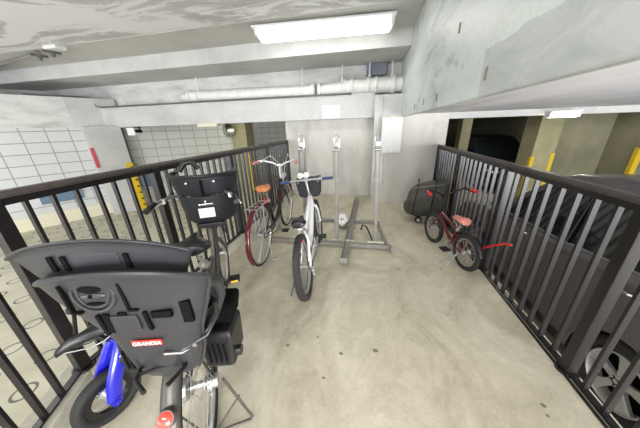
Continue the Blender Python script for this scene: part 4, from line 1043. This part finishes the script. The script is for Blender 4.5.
# ------------------------------------------------------------------ cars
def car(label, loc, head, paint, W=2.5, H=1.78, detail=True, name='car'):
    root = empty(name, loc, head); tag(root, label, 'car')
    R = .345; hw = .90
    def arch(cx, up=True, n=10):
        return [(cx+math.cos(PI-PI*k/n)*.42, R-.06+math.sin(PI*k/n)*.42) for k in range(n+1)]
    poly = [(-.88, .28), (-.80, .22), (-.42, .24)]+arch(0)+[(.42, .22), (W-.42, .22)]+arch(W)+[(W+.42, .24), (W+.72, .24), (W+.82, .40), (W+.80, .66), (W+.66, .82), (W+.3, .93), (2.15, 1.03), (1.9, 1.04), (1.0, 1.10), (.3, 1.18), (-.5, 1.22), (-.84, 1.18), (-.93, .9), (-.95, .5)]
    b = MB(); n = len(poly); rings = []
    for y, ins in ((-hw+.10, .0), (-hw, .0), (hw, .0), (hw-.10, .0)):
        pass
    def ringy(y, s): return [V((x, y, .68+(z-.68)*s if z > .68 else z)) for x, z in poly]
    b.loft([ringy(-hw, .90), ringy(-hw+.05, 1.0), ringy(hw-.05, 1.0), ringy(hw, .90)]); b.build('body', paint, root, bevel=.012)
    # greenhouse
    sil = [(-.80, 1.17), (-.52, 1.66), (-.35, 1.74), (.1, H), (.8, H), (1.25, H-.05), (1.45, H-.12), (2.2, 1.03)]
    def wy(z): return hw-.055-(z-1.1)*.30
    b = MB(); b.loft([[V((x, -wy(z), z)) for x, z in sil], [V((x, 0, z+.01)) for x, z in sil], [V((x, wy(z), z)) for x, z in sil]]); b.build('roof', paint, root, bevel=.02)
    for sy in (-1, 1):
        def pan(pts, nm, mt, off=.006):
            b = MB(); P = [V((x, sy*(wy(z)+off), z)) for x, z in pts]; Q = [V((x, sy*(wy(z)-.02), z)) for x, z in pts]
            b.loft([P, Q]); return b.build(nm, mt, root, smooth=False)
        pan([(.88, 1.13), (.95, 1.64), (1.28, 1.63), (1.40, 1.58), (2.0, 1.10), (1.9, 1.08)], 'front_side_window', M['glass'])
        pan([(-.02, 1.22), (.12, 1.66), (.85, 1.645), (.80, 1.14)], 'rear_side_window', M['glass'])
        pan([(-.62, 1.26), (-.45, 1.58), (-.30, 1.65), (.02, 1.655), (-.10, 1.23)], 'quarter_window', M['glass'])
        b = MB(); b.bar((.825, sy*(wy(1.14)+.012), 1.13), (.90, sy*(wy(1.64)+.012), 1.645), .012, .035, (1, 0, 0)); b.build('door_pillar', M['matblack'], root, smooth=False)
        b = MB(); b.tube([(-.62, sy*(wy(1.25)+.01), 1.25), (-.06, sy*(wy(1.22)+.012), 1.215), (.84, sy*(wy(1.13)+.012), 1.125), (1.95, sy*(wy(1.08)+.012), 1.075)], .007, 6); b.build('window_trim', M['galv'], root)
        for hx, hz in ((.20, 1.055), (1.38, .995)):
            b = MB(); b.tube([(hx-.07, sy*(hw-.0), hz), (hx-.055, sy*(hw+.028), hz+.004), (hx+.065, sy*(hw+.028), hz), (hx+.08, sy*(hw-.0), hz-.004)], .011, 8); b.build('door_handle', M['chrome'], root)
        for dx in (.50, .86, 1.95):
            b = MB(); z0 = .32 if dx > .6 else .72
            b.bar((dx, sy*(hw+.0005), z0), (dx, sy*(hw-.03+.0005), 1.05), .006, .006, (1, 0, 0)); b.build('door_gap', M['matblack'], root, smooth=False)
        b = MB(); b.bar((.46, sy*(hw-.01), .25), (W-.46, sy*(hw-.01), .25), .04, .09); b.build('side_skirt', M['black'], root, smooth=False, bevel=.01)
        if detail:
            b = MB(); b.sphere((1.98, sy*(hw+.10), 1.10), .10, 14, 10, (.55, 1, .75)); b.cyl((1.98, sy*(hw-.06), 1.05), (1.98, sy*(hw+.08), 1.08), .03, 8); b.build('door_mirror', paint, root)
        for cx in (0, W):
            b = MB(); c = V((cx, sy*(hw-.105), R)); b.torus(c, (0, 1, 0), R-.062, .066, 40, 12, flat=1.45); tw = b.build('wheel', M['rubber'], root)
            D = V((0, sy, 0))
            b = MB(); b.lathe([(.232, -.09), (.232, .085), (.222, .09), (.214, .075), (.205, -.02), (.0, -.03)], c, D, 40)
            for k in range(5):
                a = 2*PI*k/5+.3; u = V((math.cos(a), 0, math.sin(a))); t = V((-math.sin(a), 0, math.cos(a)))
                q = []
                for rr, w, h in ((.035, .030, .060), (.10, .028, .066), (.17, .042, .072), (.215, .060, .078)):
                    q.append([c+u*rr+t*w+D*(h-.0), c+u*rr-t*w+D*(h-.0), c+u*rr-t*w*.8+D*(h-.04), c+u*rr+t*w*.8+D*(h-.04)])
                b.loft(q)
            b.cyl(c+D*.02, c+D*.072, .052, 24)
            b.build('rim', M['wheelpaint'], tw, bevel=.004)
            b = MB(); b.cyl(c+D*-.028, c+D*-.012, .204, 32)
            for k in range(5):
                a = 2*PI*k/5+.3+PI/5; b.cyl(c+V((math.cos(a)*.036, 0, math.sin(a)*.036))+D*.07, c+V((math.cos(a)*.036, 0, math.sin(a)*.036))+D*.0735, .008, 8)
            b.torus(c+D*.073, (0, 1, 0), .024, .004, 20, 6)
            b.build('brake_disc', M['matblack'], tw)
            b = MB(); b.lathe([(.405, -.22), (.405, .10), (.0, -.22)], V((cx, sy*(hw-.105), R-.03)), D, 32)
            b.build('wheel_housing', M['matblack'], root)
    for sy in (-1, 1):
        b = MB(); b.sphere((W+.72, sy*.66, .68), .10, 14, 8, (.8, 1.5, .7)); b.build('headlamp', M['white'], root)
        b = MB(); b.box((-.92, sy*.72, .95), (.06, .26, .16)); b.build('tail_lamp', M['red'], root, smooth=False, bevel=.02)
    b = MB(); P = [V((1.52, -wy(1.6)+.06, 1.60)), V((1.52, wy(1.6)-.06, 1.60)), V((2.16, wy(1.1)-.06, 1.075)), V((2.16, -wy(1.1)+.06, 1.075))]
    b.loft([[p+V((.012, 0, .014)) for p in P], P]); b.build('windscreen', M['glass'], root, smooth=False)
    b = MB(); P = [V((-.78, -.66, 1.24)), V((-.78, .66, 1.24)), V((-.57, .60, 1.58)), V((-.57, -.60, 1.58))]
    b.loft([[p+V((-.016, 0, .01)) for p in P], P]); b.build('rear_window', M['glass'], root, smooth=False)
    return root
car('dark grey car with five spoke silver wheels parked beyond the right railing', (2.86, 1.59, ZR), PI/2, M['carpaint'])
car('black car in the dark rear lot left of the wide olive column', (4.9, 11.7, ZR), math.radians(-90), M['carblack'], detail=False)
car('silver car half hidden behind the narrow olive column', (2.40, 12.6, ZR), math.radians(-90), M['carsilver'], detail=False)

# ------------------------------------------------------------------ world, camera
w = bpy.data.worlds.new('world'); S.world = w; w.use_nodes = True
bg = w.node_tree.nodes['Background']; bg.inputs['Color'].default_value = (.93, .97, 1, 1); bg.inputs['Strength'].default_value = 1.5

cam = bpy.data.cameras.new('camera'); co = bpy.data.objects.new('camera', cam); COL.objects.link(co)
cam.sensor_width = 36; cam.lens = 226.2/640*36; cam.clip_start = .02
yaw, pitch, roll = math.radians(-11.54), math.radians(20.96), math.radians(1.86)
cy, sy_, cp, sp = math.cos(yaw), math.sin(yaw), math.cos(pitch), math.sin(pitch)
fwd = V((sy_*cp, cy*cp, -sp)); r = V((cy, -sy_, 0)); d = fwd.cross(r)
rr = r*math.cos(roll)+d*math.sin(roll); dd = -r*math.sin(roll)+d*math.cos(roll)
m = Matrix((rr, -dd, -fwd)).transposed().to_4x4(); m.translation = V((0, 0, 1.445))
co.matrix_world = m
S.camera = co
S.view_settings.view_transform = 'Standard'; S.view_settings.look = 'None'; S.view_settings.gamma = 1
S.view_settings.exposure = .78
S.cycles.use_denoising = True
S.cycles.max_bounces = 8; S.cycles.diffuse_bounces = 5
